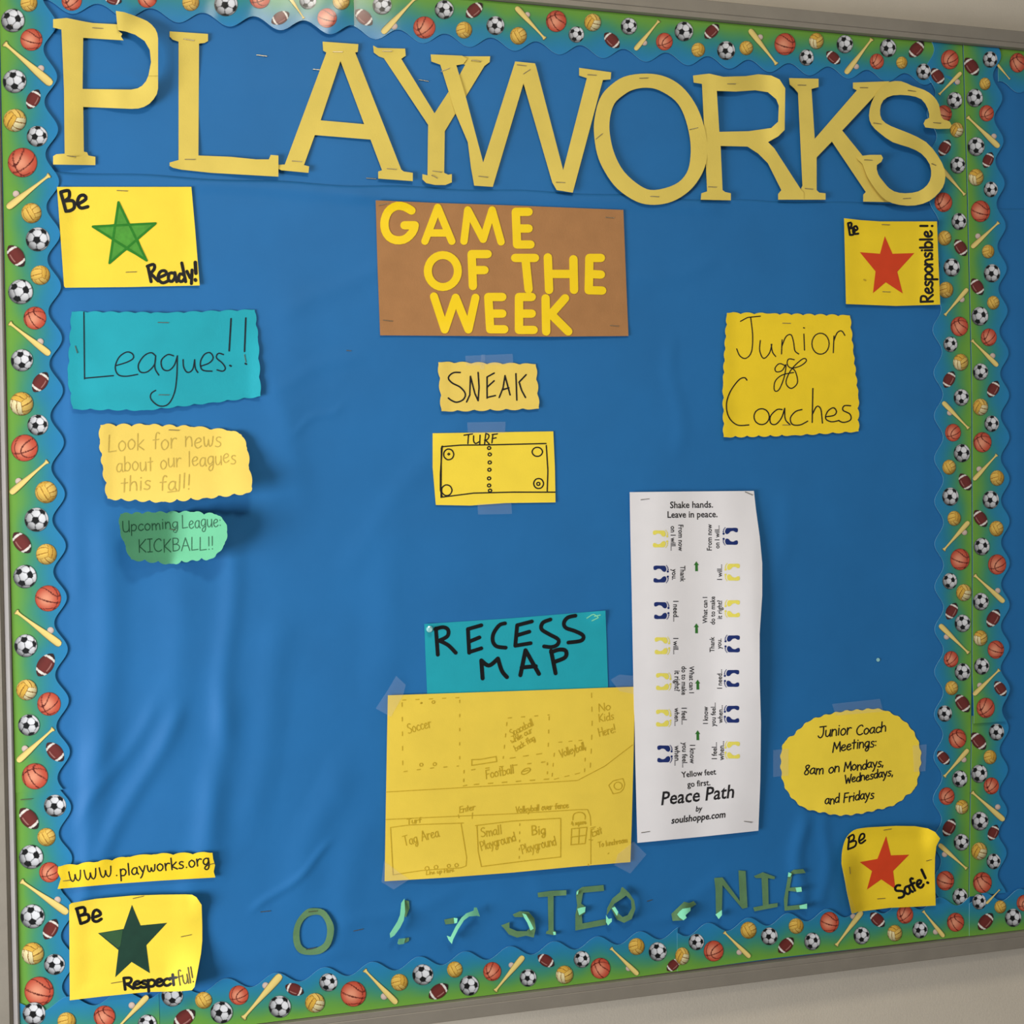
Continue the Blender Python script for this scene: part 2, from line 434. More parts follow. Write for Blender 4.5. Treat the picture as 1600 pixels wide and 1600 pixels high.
def circ(x, y, r, ry=None, n=14):
    ry = ry or r
    return np.array([(x+r*math.cos(i*2*math.pi/n), y+ry*math.sin(i*2*math.pi/n)) for i in range(n+1)])

def font_text(name, text, p0, p1, hfun, m, parent, bold=0.0, shear=0.0, yscale=1.0, eps=0.0003):
    """printed line of type; its baseline runs p0 -> p1 (picture space)"""
    cu_ = bpy.data.curves.new('type', 'FONT'); cu_.body = text; cu_.resolution_u = 2; cu_.offset = bold; cu_.shear = shear
    ob = bpy.data.objects.new('type', cu_)
    COL.objects.link(ob); bpy.context.view_layer.update()
    me = bpy.data.meshes.new_from_object(ob)
    bpy.data.objects.remove(ob); bpy.data.curves.remove(cu_)
    v = np.array([t.co[:2] for t in me.vertices]); fs = [tuple(p.vertices) for p in me.polygons]
    bpy.data.meshes.remove(me)
    x0, x1 = v[:, 0].min(), v[:, 0].max()
    p0 = np.array(p0, float); p1 = np.array(p1, float)
    ex = (p1-p0)/(x1-x0); ey = np.array([ex[1], -ex[0]])*yscale
    q = p0 + (v[:, :1]-x0)*ex + v[:, 1:2]*ey
    w = P3(q[:, 0], q[:, 1], hfun(q[:, 0], q[:, 1]) + eps)
    f2 = []
    for f in fs:
        nrm = Vector((0, 0, 0))
        a, b, c = w[f[0]], w[f[1]], w[f[2]]
        f2.append(f)
    if f2:
        tot = sum(np.cross(w[f[1]]-w[f[0]], w[f[2]]-w[f[0]])[1] for f in f2)
        if tot > 0: f2 = [f[::-1] for f in f2]
    return mesh_obj(name, w, f2, m, parent, smooth=False)

def wavy(poly, lam=14.0, amp=2.0, edges=None, seed=0):
    """decorative-scissor edge: every listed edge of the outline becomes a row of small scallops"""
    out = []; n = len(poly); ph = seed*1.7
    P = np.array(poly, float)
    area2 = np.sum(P[:, 0]*np.roll(P[:, 1], -1) - np.roll(P[:, 0], -1)*P[:, 1])
    sg = 1 if area2 > 0 else -1
    for i in range(n):
        a, b = P[i], P[(i+1) % n]
        L = np.hypot(*(b-a))
        if edges is not None and i not in edges:
            out.append(a); continue
        k = max(2, int(L/3.0)); nw = max(1, round(L/lam)); u = (b-a)/L; nr = np.array([u[1], -u[0]])*sg
        for j in range(k):
            t = j/k
            s_ = abs(math.sin(math.pi*t*nw))**0.8
            out.append(a + (b-a)*t + nr*amp*(s_*1.5-0.75)*min(1, 8*t, 8*(1-t)))
    return np.array(out)

# ------------------------------------------------------------------ staples
def staple_mesh():
    L, r, d = 0.0060, 0.00035, 0.0012
    v = []; f = []
    pts = [(-L, d), (-L, 0), (L, 0), (L, d)]
    for x, y in pts:
        for a, b in ((-r, -r), (r, -r), (r, r), (-r, r)):
            v.append((x+(a if abs(y) > 0 or True else 0), y+b*0.6, a if False else (r if a > 0 else -r)))
    v = []
    for (x, y), (ox, oy) in zip(pts, ((-1, 0), (-1, -1), (1, -1), (1, 0))):
        v += [(x+ox*r, y+oy*r, -r), (x+ox*r, y+oy*r, r), (x-ox*r, y-oy*r, r), (x-ox*r, y-oy*r, -r)]
    for k in range(3):
        s = 4*k
        for i in range(4): f.append((s+i, s+(i+1) % 4, s+4+(i+1) % 4, s+4+i))
    f += [(3, 2, 1, 0), (12, 13, 14, 15)]
    me = bpy.data.meshes.new('staple'); me.from_pydata(v, [], f); me.materials.append(MAT['steel']); me.update()
    return me
STAPLE = staple_mesh()
def staples(lst, hfun, parent, eps=0.0004):
    for t in lst:
        x, y = t[0], t[1]; ang = t[2] if len(t) > 2 else 0.0; sc = t[3] if len(t) > 3 else 1.0
        o = bpy.data.objects.new('staple', STAPLE); COL.objects.link(o)
        h = float(hfun(np.array(x, float), np.array(y, float)))
        p = P3(np.array(x, float), np.array(y, float), h+eps)
        q = parent; org = np.zeros(3)
        while q is not None: org = org + np.array(q.location); q = q.parent
        o.parent = parent; o.location = p-org
        o.rotation_euler = (0, math.radians(ang), 0); o.scale = (sc, 1, 1)

def tape(polys, hfun, parent, eps=0.0007):
    for P in polys:
        V, T = triangulate([np.array(P, float)], 8)
        v = P3(V[:, 0], V[:, 1], hfun(V[:, 0], V[:, 1]) + eps)
        nrm = np.cross(v[T[:, 1]]-v[T[:, 0]], v[T[:, 2]]-v[T[:, 0]])
        if nrm[:, 1].mean() > 0: T = T[:, ::-1]
        mesh_obj('tape', v, T, MAT['tape'], parent, label='clear tape')

# ================================================================== the room
def slab(name, x0, x1, y0, y1, z0, z1, m):
    v = [(x, y, z) for x in (x0, x1) for y in (y0, y1) for z in (z0, z1)]
    f = [(0, 1, 3, 2), (4, 6, 7, 5), (0, 4, 5, 1), (2, 3, 7, 6), (0, 2, 6, 4), (1, 5, 7, 3)]
    return tag(mesh_obj(name, v, f, m, None, smooth=False), kind='structure')
WALLY = 0.036      # the wall's face lies this far behind the panel's face
slab('wall_back', -3.2, 4.2, WALLY, WALLY+0.12, 0, 2.75, MAT['wall'])
slab('floor', -3.2, 4.2, -4.2, WALLY+0.12, -0.1, 0, MAT['floor'])
slab('ceiling', -3.2, 4.2, -4.2, WALLY+0.12, 2.75, 2.85, MAT['ceil'])

# ================================================================== the board
board = empty('bulletin_board', (BX0, WALLY, BZ0), 'large wall-mounted bulletin board with a grey metal frame', 'bulletin board')
FR = -0.006        # front of the frame
v = [(BX0, 0.0, BZ0), (BX1, 0.0, BZ0), (BX1, 0.0, BZ1), (BX0, 0.0, BZ1)]
v += [(x, WALLY-0.001, z) for x, y, z in v]
mesh_obj('panel', v, [(0, 1, 2, 3), (7, 6, 5, 4), (0, 4, 5, 1), (1, 5, 6, 2), (2, 6, 7, 3), (3, 7, 4, 0)], MAT['cork'], board, smooth=False)
W1, W2 = 0.007, 0.0180
def frame_side(box_in, box_out, lipm='frame'):
    fr = rail('frame_rail', MAT['frame'], board, box_out, 0.003 if lipm == 'lip' else 0.0012)
    x0, x1, y0, y1, z0, z1 = box_out; cx, cz = (BX0+BX1)/2, (BZ0+BZ1)/2
    fl = 0.004
    if (x1-x0) > (z1-z0): fb = (x0, x1, 0.010, y1, z0-fl, z0) if z0 < cz else (x0, x1, 0.012, y1, z1, z1+fl)
    else: fb = (x0-fl, x0, 0.012, y1, z0, z1) if x0 < cx else (x1, x1+fl, 0.012, y1, z0, z1)
    rail('wall_flange', MAT['flange'], fr, fb, 0.0005)
    rail('frame_lip', MAT[lipm], fr, box_in, 0.0015 if lipm == 'lip' else 0.0003)
frame_side((BX0-W1, BX0, FR, 0.002, BZ0-W1, BZ1+W1), (BX0-W1-W2, BX0-W1, FR-0.003, WALLY-0.0005, BZ0-W1-W2, BZ1+W1+W2), 'lip')
frame_side((BX1, BX1+W1, FR, 0.002, BZ0-W1, BZ1+W1), (BX1+W1, BX1+W1+W2, FR-0.003, WALLY-0.0005, BZ0-W1-W2, BZ1+W1+W2))
frame_side((BX0, BX1, FR-0.003, 0.002, BZ1, BZ1+W1), (BX0-W1, BX1+W1, FR-0.003, WALLY-0.0005, BZ1+W1, BZ1+W1+W2))
frame_side((BX0, BX1, FR-0.003, 0.002, BZ0-W1, BZ0), (BX0-W1, BX1+W1, FR-0.003, WALLY-0.0005, BZ0-W1-W2, BZ0-W1))

# blue backing paper: two lengths, the lower one lapped over the upper along a seam
def proj(X, Z, h=0.0):
    d = np.stack([np.asarray(X, float), np.full(np.shape(X), DIST - h), np.asarray(Z, float)-CAMZ], -1)
    c = d @ M3
    return 800+F*c[..., 0]/c[..., 2], 800+F*c[..., 1]/c[..., 2]
def seamz(X):
    sx, sz = BD(np.array([90., 560., 900., 1100., 1480.]), np.array([268., 290., 302., 312., 321.]))
    return np.interp(X, sx, sz) + 0.0012*np.sin(X*40)
def backing(name, z0f, z1f, nz, off, label):
    nx = 560
    X = np.linspace(BX0+0.001, BX1-0.001, nx)
    G = []
    for j in range(nz):
        t = j/(nz-1)
        Zr = z0f(X)*(1-t) + z1f(X)*t
        px, py = proj(X, Zr)
        inr = np.clip(px, -200, 2000)
        h = relief(inr, py) + off
        G.append(np.stack([X, -h, Zr], -1))
    G = np.array(G)
    v = G.reshape(-1, 3)
    f = [(j*nx+i, j*nx+i+1, (j+1)*nx+i+1, (j+1)*nx+i) for j in range(nz-1) for i in range(nx-1)]
    e = len(v)
    v = np.vstack([v, v + np.array([0, 0.0004, 0])])
    f += [tuple(e+i for i in q[::-1]) for q in f]
    for i in range(nx-1):
        f.append((i+1, i, e+i, e+i+1)); k = (nz-1)*nx
        f.append((k+i, k+i+1, e+k+i+1, e+k+i))
    o = empty(name, (0.5, 0, float(z0f(np.array([0.5]))[0])), label, 'paper')
    mesh_obj('sheet', v, f, MAT['blue'], o)
    return o
upper = backing('backing_paper', lambda X: seamz(X)-0.006, lambda X: 0*X+BZ1-0.001, 110, -0.0006, 'upper length of bright blue backing paper behind the big yellow headline letters')
lower = backing('backing_paper', lambda X: 0*X+BZ0+0.001, seamz, 250, 0.0, 'wrinkled bright blue backing paper covering the board below the headline seam')
staples([(409, 87, 4), (497, 109, 0), (662, 126, 5), (580, 279, 2)], lambda x, y: relief(x, y), upper)
staples([(415, 1424, 0), (560, 1453, -6), (1015, 1407, -10, .6), (545, 548, 3, .5)], relief, lower)
mesh_obj('pin', *(lambda c: ([tuple(P3(np.array(c[0]+3*math.cos(a)), np.array(c[1]+3*math.sin(a)), relief(np.array(c[0]), np.array(c[1]))+0.0012)) for a in np.linspace(0, 5.5, 8)], [tuple(range(8))]))((1372., 1031.)), MAT['gum'], lower)

# ================================================================== printed sport trims
PER_V, PER_H = 0.0622, 0.0608
STOPS = [(0.0, (110, 160, 58)), (0.14, (98, 154, 64)), (0.32, (70, 142, 98)), (0.52, (48, 134, 132)), (0.72, (38, 127, 160)), (1.0, (36, 126, 182))]
def grad(t):
    t = np.clip(t, 0, 1); xs = [s[0] for s in STOPS]
    return np.stack([np.interp(t, xs, [lin(s[1])[k] for s in STOPS]) for k in range(3)], -1)
def strip(path, inward, anchor, label, layer, vertical, buckle=None, group='sport-print scalloped border strips'):
    """path: picture points along the straight (green) edge; inward: +1/-1 along board X (vertical) or Z; anchor: picture point of one bulge"""
    px = np.array([p[0] for p in path], float); py = np.array([p[1] for p in path], float)
    X, Z = BD(px, py)
    ax, az = BD(np.array(float(anchor[0])), np.array(float(anchor[1])))
    X = np.clip(X, BX0+0.0008, BX1-0.001); Z = np.clip(Z, BZ0+0.0008, BZ1-0.0008)
    if vertical:
        s = np.linspace(Z[0], Z[-1], max(8, int(abs(Z[-1]-Z[0])/0.0022)))
        ord_ = np.argsort(Z); base = np.interp(s, Z[ord_], X[ord_])
        wd = 0.0548 + 0.0073*np.cos(2*math.pi*(s-az)/PER_V)
    else:
        s = np.linspace(X[0], X[-1], max(8, int(abs(X[-1]-X[0])/0.0022)))
        ord_ = np.argsort(X); base = np.interp(s, X[ord_], Z[ord_])
        wd = 0.0548 + 0.0073*np.cos(2*math.pi*(s-ax)/PER_H)
    K = 9
    h0 = 0.0018 + 0.0004*layer
    def hfun(x, y):
        h = np.full(np.shape(x), h0)
        if buckle is not None: h = h + buckle(np.asarray(x, float), np.asarray(y, float))
        return h
    n = len(s); V = np.zeros((n, K, 3)); C = np.zeros((n, K, 3))
    rs = np.random.RandomState(int(abs(s[0])*1000) % 1000)
    wob = sum(0.05*np.sin(s*k+rs.uniform(0, 6)) for k in (37, 71, 120))
    for k in range(K):
        t = k/(K-1); w = wd*t
        if vertical: V[:, k, 0] = base + inward*w; V[:, k, 2] = s
        else: V[:, k, 0] = s; V[:, k, 2] = base + inward*w
        qx, qy = proj(V[:, k, 0], V[:, k, 2], h0)
        V[:, k, 1] = -hfun(qx, qy) - (0.0006*t*t)
        C[:, k] = grad(w/0.062 + wob*(4*t*(1-t)))
    v = V.reshape(-1, 3); c = C.reshape(-1, 3); e = len(v)
    f = []
    for i in range(n-1):
        for k in range(K-1):
            f.append((i*K+k, (i+1)*K+k, (i+1)*K+k+1, i*K+k+1))
    a, b, d = v[f[0][0]], v[f[0][1]], v[f[0][2]]
    if np.cross(b-a, d-a)[1] > 0: f = [q[::-1] for q in f]
    top = list(f)
    v2 = v + np.array([0, 0.0004, 0]); f += [tuple(e+i for i in q[::-1]) for q in top]
    side = []; cc = [c, c]; vv = [v, v2]; k0 = 2*e
    loops = [[(i*K+K-1) for i in range(n)], [(i*K) for i in range(n)], list(range(K)), [(n-1)*K+k for k in range(K)]]
    white = lin((150, 195, 215))
    for li, lp in enumerate(loops):
        m_ = len(lp)
        vv += [v[lp], v2[lp]]; cc += [np.tile(white, (m_, 1)), np.tile(white, (m_, 1))]
        for i in range(m_-1): f.append((k0+i, k0+i+1, k0+m_+i+1, k0+m_+i))
        k0 += 2*m_
    mid = len(s)//2
    root = empty('border_strip', tuple(V[mid, 0]), label, 'border strip')
    mesh_obj('card', np.vstack(vv), f, MAT['card'], root, colors=np.vstack(cc))
    def h2(x, y): return hfun(x, y) + 0.0007
    return root, h2

# ---- printed ball templates: unit-disc meshes with a colour per vertex
def grid_disc(n=30, rings=15):
    v = [(0, 0)]; f = []
    for r in range(1, rings+1):
        R = r/rings if r < rings else 1.0
        for k in range(n*2): a = math.pi*k/n; v.append((R*math.cos(a), R*math.sin(a)))
    m = n*2
    for k in range(m): f.append((0, 1+k, 1+(k+1) % m))
    for r in range(rings-1):
        s0 = 1+r*m; s1 = s0+m
        for k in range(m): f.append((s0+k, s1+k, s1+(k+1) % m, s0+(k+1) % m))
    return np.array(v), f
GD, GF = grid_disc(30, 15)
phi = (1+5**.5)/2
ICO = np.array([(0, a, b*phi) for a in (1, -1) for b in (1, -1)] + [(a, b*phi, 0) for a in (1, -1) for b in (1, -1)] + [(b*phi, 0, a) for a in (1, -1) for b in (1, -1)], float)
ICO /= np.linalg.norm(ICO[0])
DOD = np.array([(a, b, c) for a in (1, -1) for b in (1, -1) for c in (1, -1)] + [(a/phi, 0, b*phi) for a in (1, -1) for b in (1, -1)] + [(0, b*phi, a/phi) for a in (1, -1) for b in (1, -1)] + [(b*phi, a/phi, 0) for a in (1, -1) for b in (1, -1)], float)
DOD /= np.linalg.norm(DOD[0])
def rotm(ax, ay, az):
    from mathutils import Euler
    return np.array(Euler((ax, ay, az)).to_matrix())
def sph(v): return np.stack([v[:, 0], v[:, 1], np.sqrt(np.clip(1-(v**2).sum(1), 0, 1))], -1)
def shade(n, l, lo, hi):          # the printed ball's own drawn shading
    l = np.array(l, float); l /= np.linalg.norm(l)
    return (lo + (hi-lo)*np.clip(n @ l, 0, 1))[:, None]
def soccer(R):
    n = sph(GD); m = n @ R.T
    tp = 2.3274/np.clip(m @ ICO.T, 1e-3, None); th = 2.2673/np.clip(m @ DOD.T, 1e-3, None)
    tp1 = tp.min(1); th_s = np.sort(th, 1)
    col = np.tile(lin((226, 226, 230)), (len(n), 1))
    seam = (th_s[:, 1]-th_s[:, 0]) < 0.075
    col[seam] = lin((120, 120, 124))
    pent = tp1 < th_s[:, 0]+0.012
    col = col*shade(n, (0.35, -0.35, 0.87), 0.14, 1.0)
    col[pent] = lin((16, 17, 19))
    return col
def basket(R):
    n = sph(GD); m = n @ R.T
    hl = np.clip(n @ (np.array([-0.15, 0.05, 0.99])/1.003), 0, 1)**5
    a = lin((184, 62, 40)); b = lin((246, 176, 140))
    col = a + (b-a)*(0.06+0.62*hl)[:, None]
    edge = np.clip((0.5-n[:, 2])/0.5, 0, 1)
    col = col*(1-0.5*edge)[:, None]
    w = 0.05
    seam = (abs(m[:, 0]) < w) | (abs(m[:, 1]) < w) | (abs(np.hypot(m[:, 0]-1.25, m[:, 1])-0.78) < w) | (abs(np.hypot(m[:, 0]+1.25, m[:, 1])-0.78) < w)
    col[seam] = lin((96, 30, 22))
    return col
def volley(R, pale=True):
    n = sph(GD); m = n @ R.T
    A = abs(m); k = A.argmax(1); idx = np.arange(len(n)); mx = A[idx, k]
    sc = m[idx, (k+1) % 3]/mx
    oth = m[idx, (k+2) % 3]/mx
    cols = [lin((246, 204, 104)), lin((232, 182, 74)), lin((250, 234, 180) if pale else (240, 196, 92))]
    col = np.array([cols[i] for i in k])
    fr = ((sc+1)/2*3) % 1
    col = col*(0.78+0.30*np.abs(fr-0.4))[:, None]
    edge = (np.minimum(fr, 1-fr) < 0.09) | (np.maximum(abs(sc), abs(oth)) > 0.95)
    col[edge] = lin((138, 96, 34)) if pale else lin((160, 112, 36))
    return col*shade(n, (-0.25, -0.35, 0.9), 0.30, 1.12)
def rimmed(col):                    # thin printed dark-green outline
    r = np.hypot(GD[:, 0], GD[:, 1]); c = col.copy()
    c[r > 0.97] = c[r > 0.97]*0.55 + lin((30, 70, 50))*0.25
    return c
RT = lambda *a: rotm(*a)
R0 = rotm(0.35, 0.2, 0.1)
TS = [rimmed(soccer(rotm(a, b, c))) for a, b, c in ((0.62, 0.10, 0.0), (0.1, 0.5, 0.3), (0.9, -0.4, 0.7), (0.55, 0.0, 0.5))]
TB = [rimmed(basket(rotm(a, b, c))) for a, b, c in ((0.6, 0.7, 0.4), (0.5, -0.8, 1.2), (0.7, 0.3, 2.2), (-0.5, 0.6, 0.2))]
TV = [rimmed(volley(rotm(a, b, c), True)) for a, b, c in ((0.62, 0.72, 0.2), (0.7, -0.6, 1.0))]
TW = [rimmed(volley(rotm(a, b, c), False)) for a, b, c in ((0.3, 0.5, 0.6), (-0.4, 0.6, 1.6))]
# football: long axis = u
def fb_template():
    nu, nv = 40, 15
    v = []; c = []; f = []
    for i in range(nu+1):
        t = -1+2*i/nu
        t = math.copysign(abs(t)**0.9, t)
        hw = 0.60*(1-abs(t)**2.0)**0.72
        for j in range(nv+1):
            s = -1+2*j/nv
            v.append((t, s*hw))
            stripe = abs(t) - 0.07*(1-s*s)
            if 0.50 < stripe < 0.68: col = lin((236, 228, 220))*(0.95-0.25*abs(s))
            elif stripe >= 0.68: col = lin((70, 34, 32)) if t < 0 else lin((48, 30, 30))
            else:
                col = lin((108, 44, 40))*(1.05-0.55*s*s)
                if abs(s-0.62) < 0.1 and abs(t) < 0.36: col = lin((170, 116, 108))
            c.append(col)
    for i in range(nu):
        for j in range(nv):
            a = i*(nv+1)+j; f.append((a, a+nv+1, a+nv+2, a+1))
    return np.array(v), f, np.array(c)
FB = fb_template()
# bat: u 0 (knob) .. 1 (barrel end), v in the same unit
def bat_template():
    prof = [(0, .0), (.0, .052), (.03, .056), (.055, .034), (.12, .026), (.3, .032), (.5, .048), (.68, .066), (.85, .075), (.94, .074), (.985, .055), (1.0, .0)]
    us = [p[0] for p in prof]; ws = [p[1] for p in prof]
    v = []; c = []; f = []; nv = 8; U = sorted(set(list(np.linspace(0, 1, 36)) + [.03, .055, .94, .985]))
    for u in U:
        w = np.interp(u, us[1:], ws[1:]) if u < 1 else 0.012
        for j in range(nv+1):
            s = -1+2*j/nv; v.append((u, s*w*0.92))
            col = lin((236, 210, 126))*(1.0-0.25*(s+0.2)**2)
            if abs(s) > 0.95: col = lin((62, 66, 30))
            if u < 0.025: col = lin((52, 56, 30))
            c.append(col)
    n = len(U)
    for i in range(n-1):
        for j in range(nv):
            a = i*(nv+1)+j; f.append((a, a+nv+1, a+nv+2, a+1))
    return np.array(v), f, np.array(c)
BT = bat_template()
_cnt = dict(S=0, B=0, V=0, W=0)
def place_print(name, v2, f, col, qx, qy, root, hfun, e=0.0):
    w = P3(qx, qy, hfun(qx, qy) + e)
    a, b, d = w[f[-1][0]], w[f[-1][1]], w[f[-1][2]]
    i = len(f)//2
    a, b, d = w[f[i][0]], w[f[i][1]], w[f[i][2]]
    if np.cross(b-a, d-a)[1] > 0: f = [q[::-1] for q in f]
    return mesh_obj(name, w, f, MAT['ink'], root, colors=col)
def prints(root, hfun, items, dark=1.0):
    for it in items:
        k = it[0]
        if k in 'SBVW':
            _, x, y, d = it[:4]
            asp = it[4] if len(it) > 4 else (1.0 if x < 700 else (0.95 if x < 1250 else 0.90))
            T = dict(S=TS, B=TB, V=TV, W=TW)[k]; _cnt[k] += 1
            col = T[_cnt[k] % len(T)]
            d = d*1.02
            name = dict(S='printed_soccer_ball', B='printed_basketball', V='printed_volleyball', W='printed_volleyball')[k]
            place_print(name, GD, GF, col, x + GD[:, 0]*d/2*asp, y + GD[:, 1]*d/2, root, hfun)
        elif k == 'F':
            _, x, y, L, ang = it[:5]      # L = full length, ang = direction of the long axis in degrees (picture, clockwise from right)
            v, f, c = FB; a = math.radians(ang)
            ex = np.array([math.cos(a), math.sin(a)])*L/2; ey = np.array([-math.sin(a), math.cos(a)])*L/2
            q = np.array([x, y]) + v[:, :1]*ex + v[:, 1:]*ey
            place_print('printed_football', v, f, c, q[:, 0], q[:, 1], root, hfun)
        elif k == 'T':
            _, hx, hy, bx, by = it[:5]    # handle end, barrel end, baseball
            v, f, c = BT; ex = np.array([bx-hx, by-hy], float); ey = np.array([-ex[1], ex[0]])
            q = np.array([hx, hy]) + v[:, :1]*ex + v[:, 1:]*ey
            o = place_print('printed_bat', v, f, c, q[:, 0], q[:, 1], root, hfun, 0.0001)
            if len(it) > 5:
                r = 5.2 if hx < 700 else 4.3
                n = sph(GD); col = lin((214, 190, 178))*shade(n, (-.2, -.2, .9), 0.5, 1.0)
                place_print('printed_baseball', GD[:], GF, col, it[5]+GD[:, 0]*r, it[6]+GD[:, 1]*r, root, hfun, 0.00005)

LX = lambda y: -0.0 + 0.0195*y
left_path = lambda a, b: [(LX(y), y) for y in np.linspace(a, b, 8)]
r, h = strip(left_path(-70, 1238), 1, (91, 285), 'long upper border strip running down the left edge of the board', 3, True)
prints(r, h, [('W', 45, 5, 26), ('S', 20, 32, 36), ('B', 49, 62, 34), ('T', 6, 67, 81, 132, 64, 107), ('S', 22.5, 127, 36), ('F', 52, 155, 34, -62), ('V', 23, 188, 35), ('S', 58, 213, 32), ('B', 35, 254, 45),
 ('T', 78, 273, 11, 325, 25, 303), ('W', 49, 333, 31), ('S', 59, 374, 37), ('F', 25, 400, 40, 55), ('W', 63, 430, 30), ('S', 32, 456, 38), ('B', 54.5, 497, 35), ('T', 14, 504, 78, 554, 63, 534), ('S', 34, 563, 34),
 ('F', 63, 597, 37, -55), ('V', 33.5, 631, 36), ('S', 59, 664, 32), ('B', 38, 700, 41), ('T', 75, 720, 16, 771, 29, 752), ('W', 72, 769, 34), ('S', 57, 812, 37), ('F', 34, 848, 40, 52), ('W', 72.5, 866, 32), ('S', 39, 901, 36),
 ('B', 75, 935, 40), ('T', 24, 955, 95, 1008, 79, 985), ('S', 40, 1009, 35), ('F', 71, 1039, 42, -56), ('V', 41.5, 1078, 32), ('B', 76.5, 1100, 36), ('S', 45, 1133, 33), ('T', 84, 1138, 27, 1190, 39, 1170), ('F', 86, 1175, 38, 48), ('B', 54.5, 1213, 40)])
staples([(18, 40, 0, .1)], h, r)
r, h = strip(left_path(1226, 1592), 1, (113, 1340), 'short lower border strip beside the respectful star sign', 2, True)
prints(r, h, [('S', 86, 1259, 34), ('F', 45, 1279, 41, 50), ('W', 72.5, 1308, 28), ('S', 48.5, 1339, 37), ('B', 77, 1363, 31), ('T', 32, 1376, 106, 1427, 90, 1406), ('S', 50.5, 1432, 37), ('F', 79, 1452, 36, -60), ('V', 51, 1490, 34), ('S', 85, 1507, 32), ('B', 61, 1549, 45), ('T', 103, 1563, 68, 1600)])
staples([(41, 1249, 0)], h, r)

# top
TY = lambda x: 5+0.0940*(x-800)
top_path = lambda a, b: [(x, TY(x)) for x in np.linspace(a, b, 8)]
def buck(x, y):      # the laminated trim bulges away from the board left of its staple
    m = sstep(300, 380, x)*(1-sstep(560, 640, x))
    return m*(0.0035*np.sin((x-300)/340*math.pi)**2 + 0.0003*np.sin(x*0.085+y*.05) + 0.0004*np.sin(x*0.047+1.0+y*0.03))
r, h = strip(top_path(-20, 552), -1, (437, 42), 'buckled shiny border strip along the top left of the board', 1, False, buckle=buck)
prints(r, h, [('B', 112, 1, 31), ('F', 176, -2, 30, 20), ('B', 230, -3, 30), ('W', 298, 4, 26), ('S', 353, 7, 36), ('B', 406, -3, 32), ('S', 481, 1, 26), ('W', 533, 2, 26), ('T', 475, 29, 450, -8), ('F', 438, 28, 32, -30), ('B', 511, 28, 30)])
r, h = strip(top_path(546, 1492), -1, (941, 84), 'long border strip along the top above the headline letters', 0, False)
prints(r, h, [('F', 568.5, 27, 35, 42), ('S', 597, 8, 29), ('T', 650, -4, 597, 52, 616, 41), ('B', 663, 43, 34), ('S', 694, 15, 29), ('W', 725, 47, 26), ('F', 741, 16, 33, -40), ('S', 774, 40, 29), ('W', 810, 56, 27), ('T', 852, 61, 806, 11, 824, 23),
 ('B', 869, 33, 33), ('S', 900.5, 54, 25), ('V', 926, 35, 27), ('F', 956, 63, 32, 45), ('S', 982.5, 41, 26), ('T', 1030, 32, 992, 78, 1007, 67), ('B', 1038, 65, 27), ('S', 1068.5, 49, 30), ('W', 1091, 78, 22), ('F', 1112, 49, 30, -45), ('S', 1134.5, 79, 29), ('W', 1166, 75, 22),
 ('T', 1214, 101, 1171, 46, 1188, 58), ('B', 1226.5, 69, 34), ('V', 1275.5, 64, 25), ('S', 1260, 90, 25), ('F', 1302, 90, 28, 42), ('S', 1320, 69, 28), ('T', 1363, 60, 1321, 115, 1338, 104), ('B', 1370, 96, 24), ('S', 1387.5, 75, 28), ('W', 1409, 98, 19), ('F', 1432, 77, 32, -48)])
r, h = strip(top_path(1558, 1800), -1, (1590, 155), 'border strip at the top right corner beyond the vertical columns', 0, False)
prints(r, h, [('B', 1590, 98, 30, .82), ('T', 1578, 124, 1558, 100)])

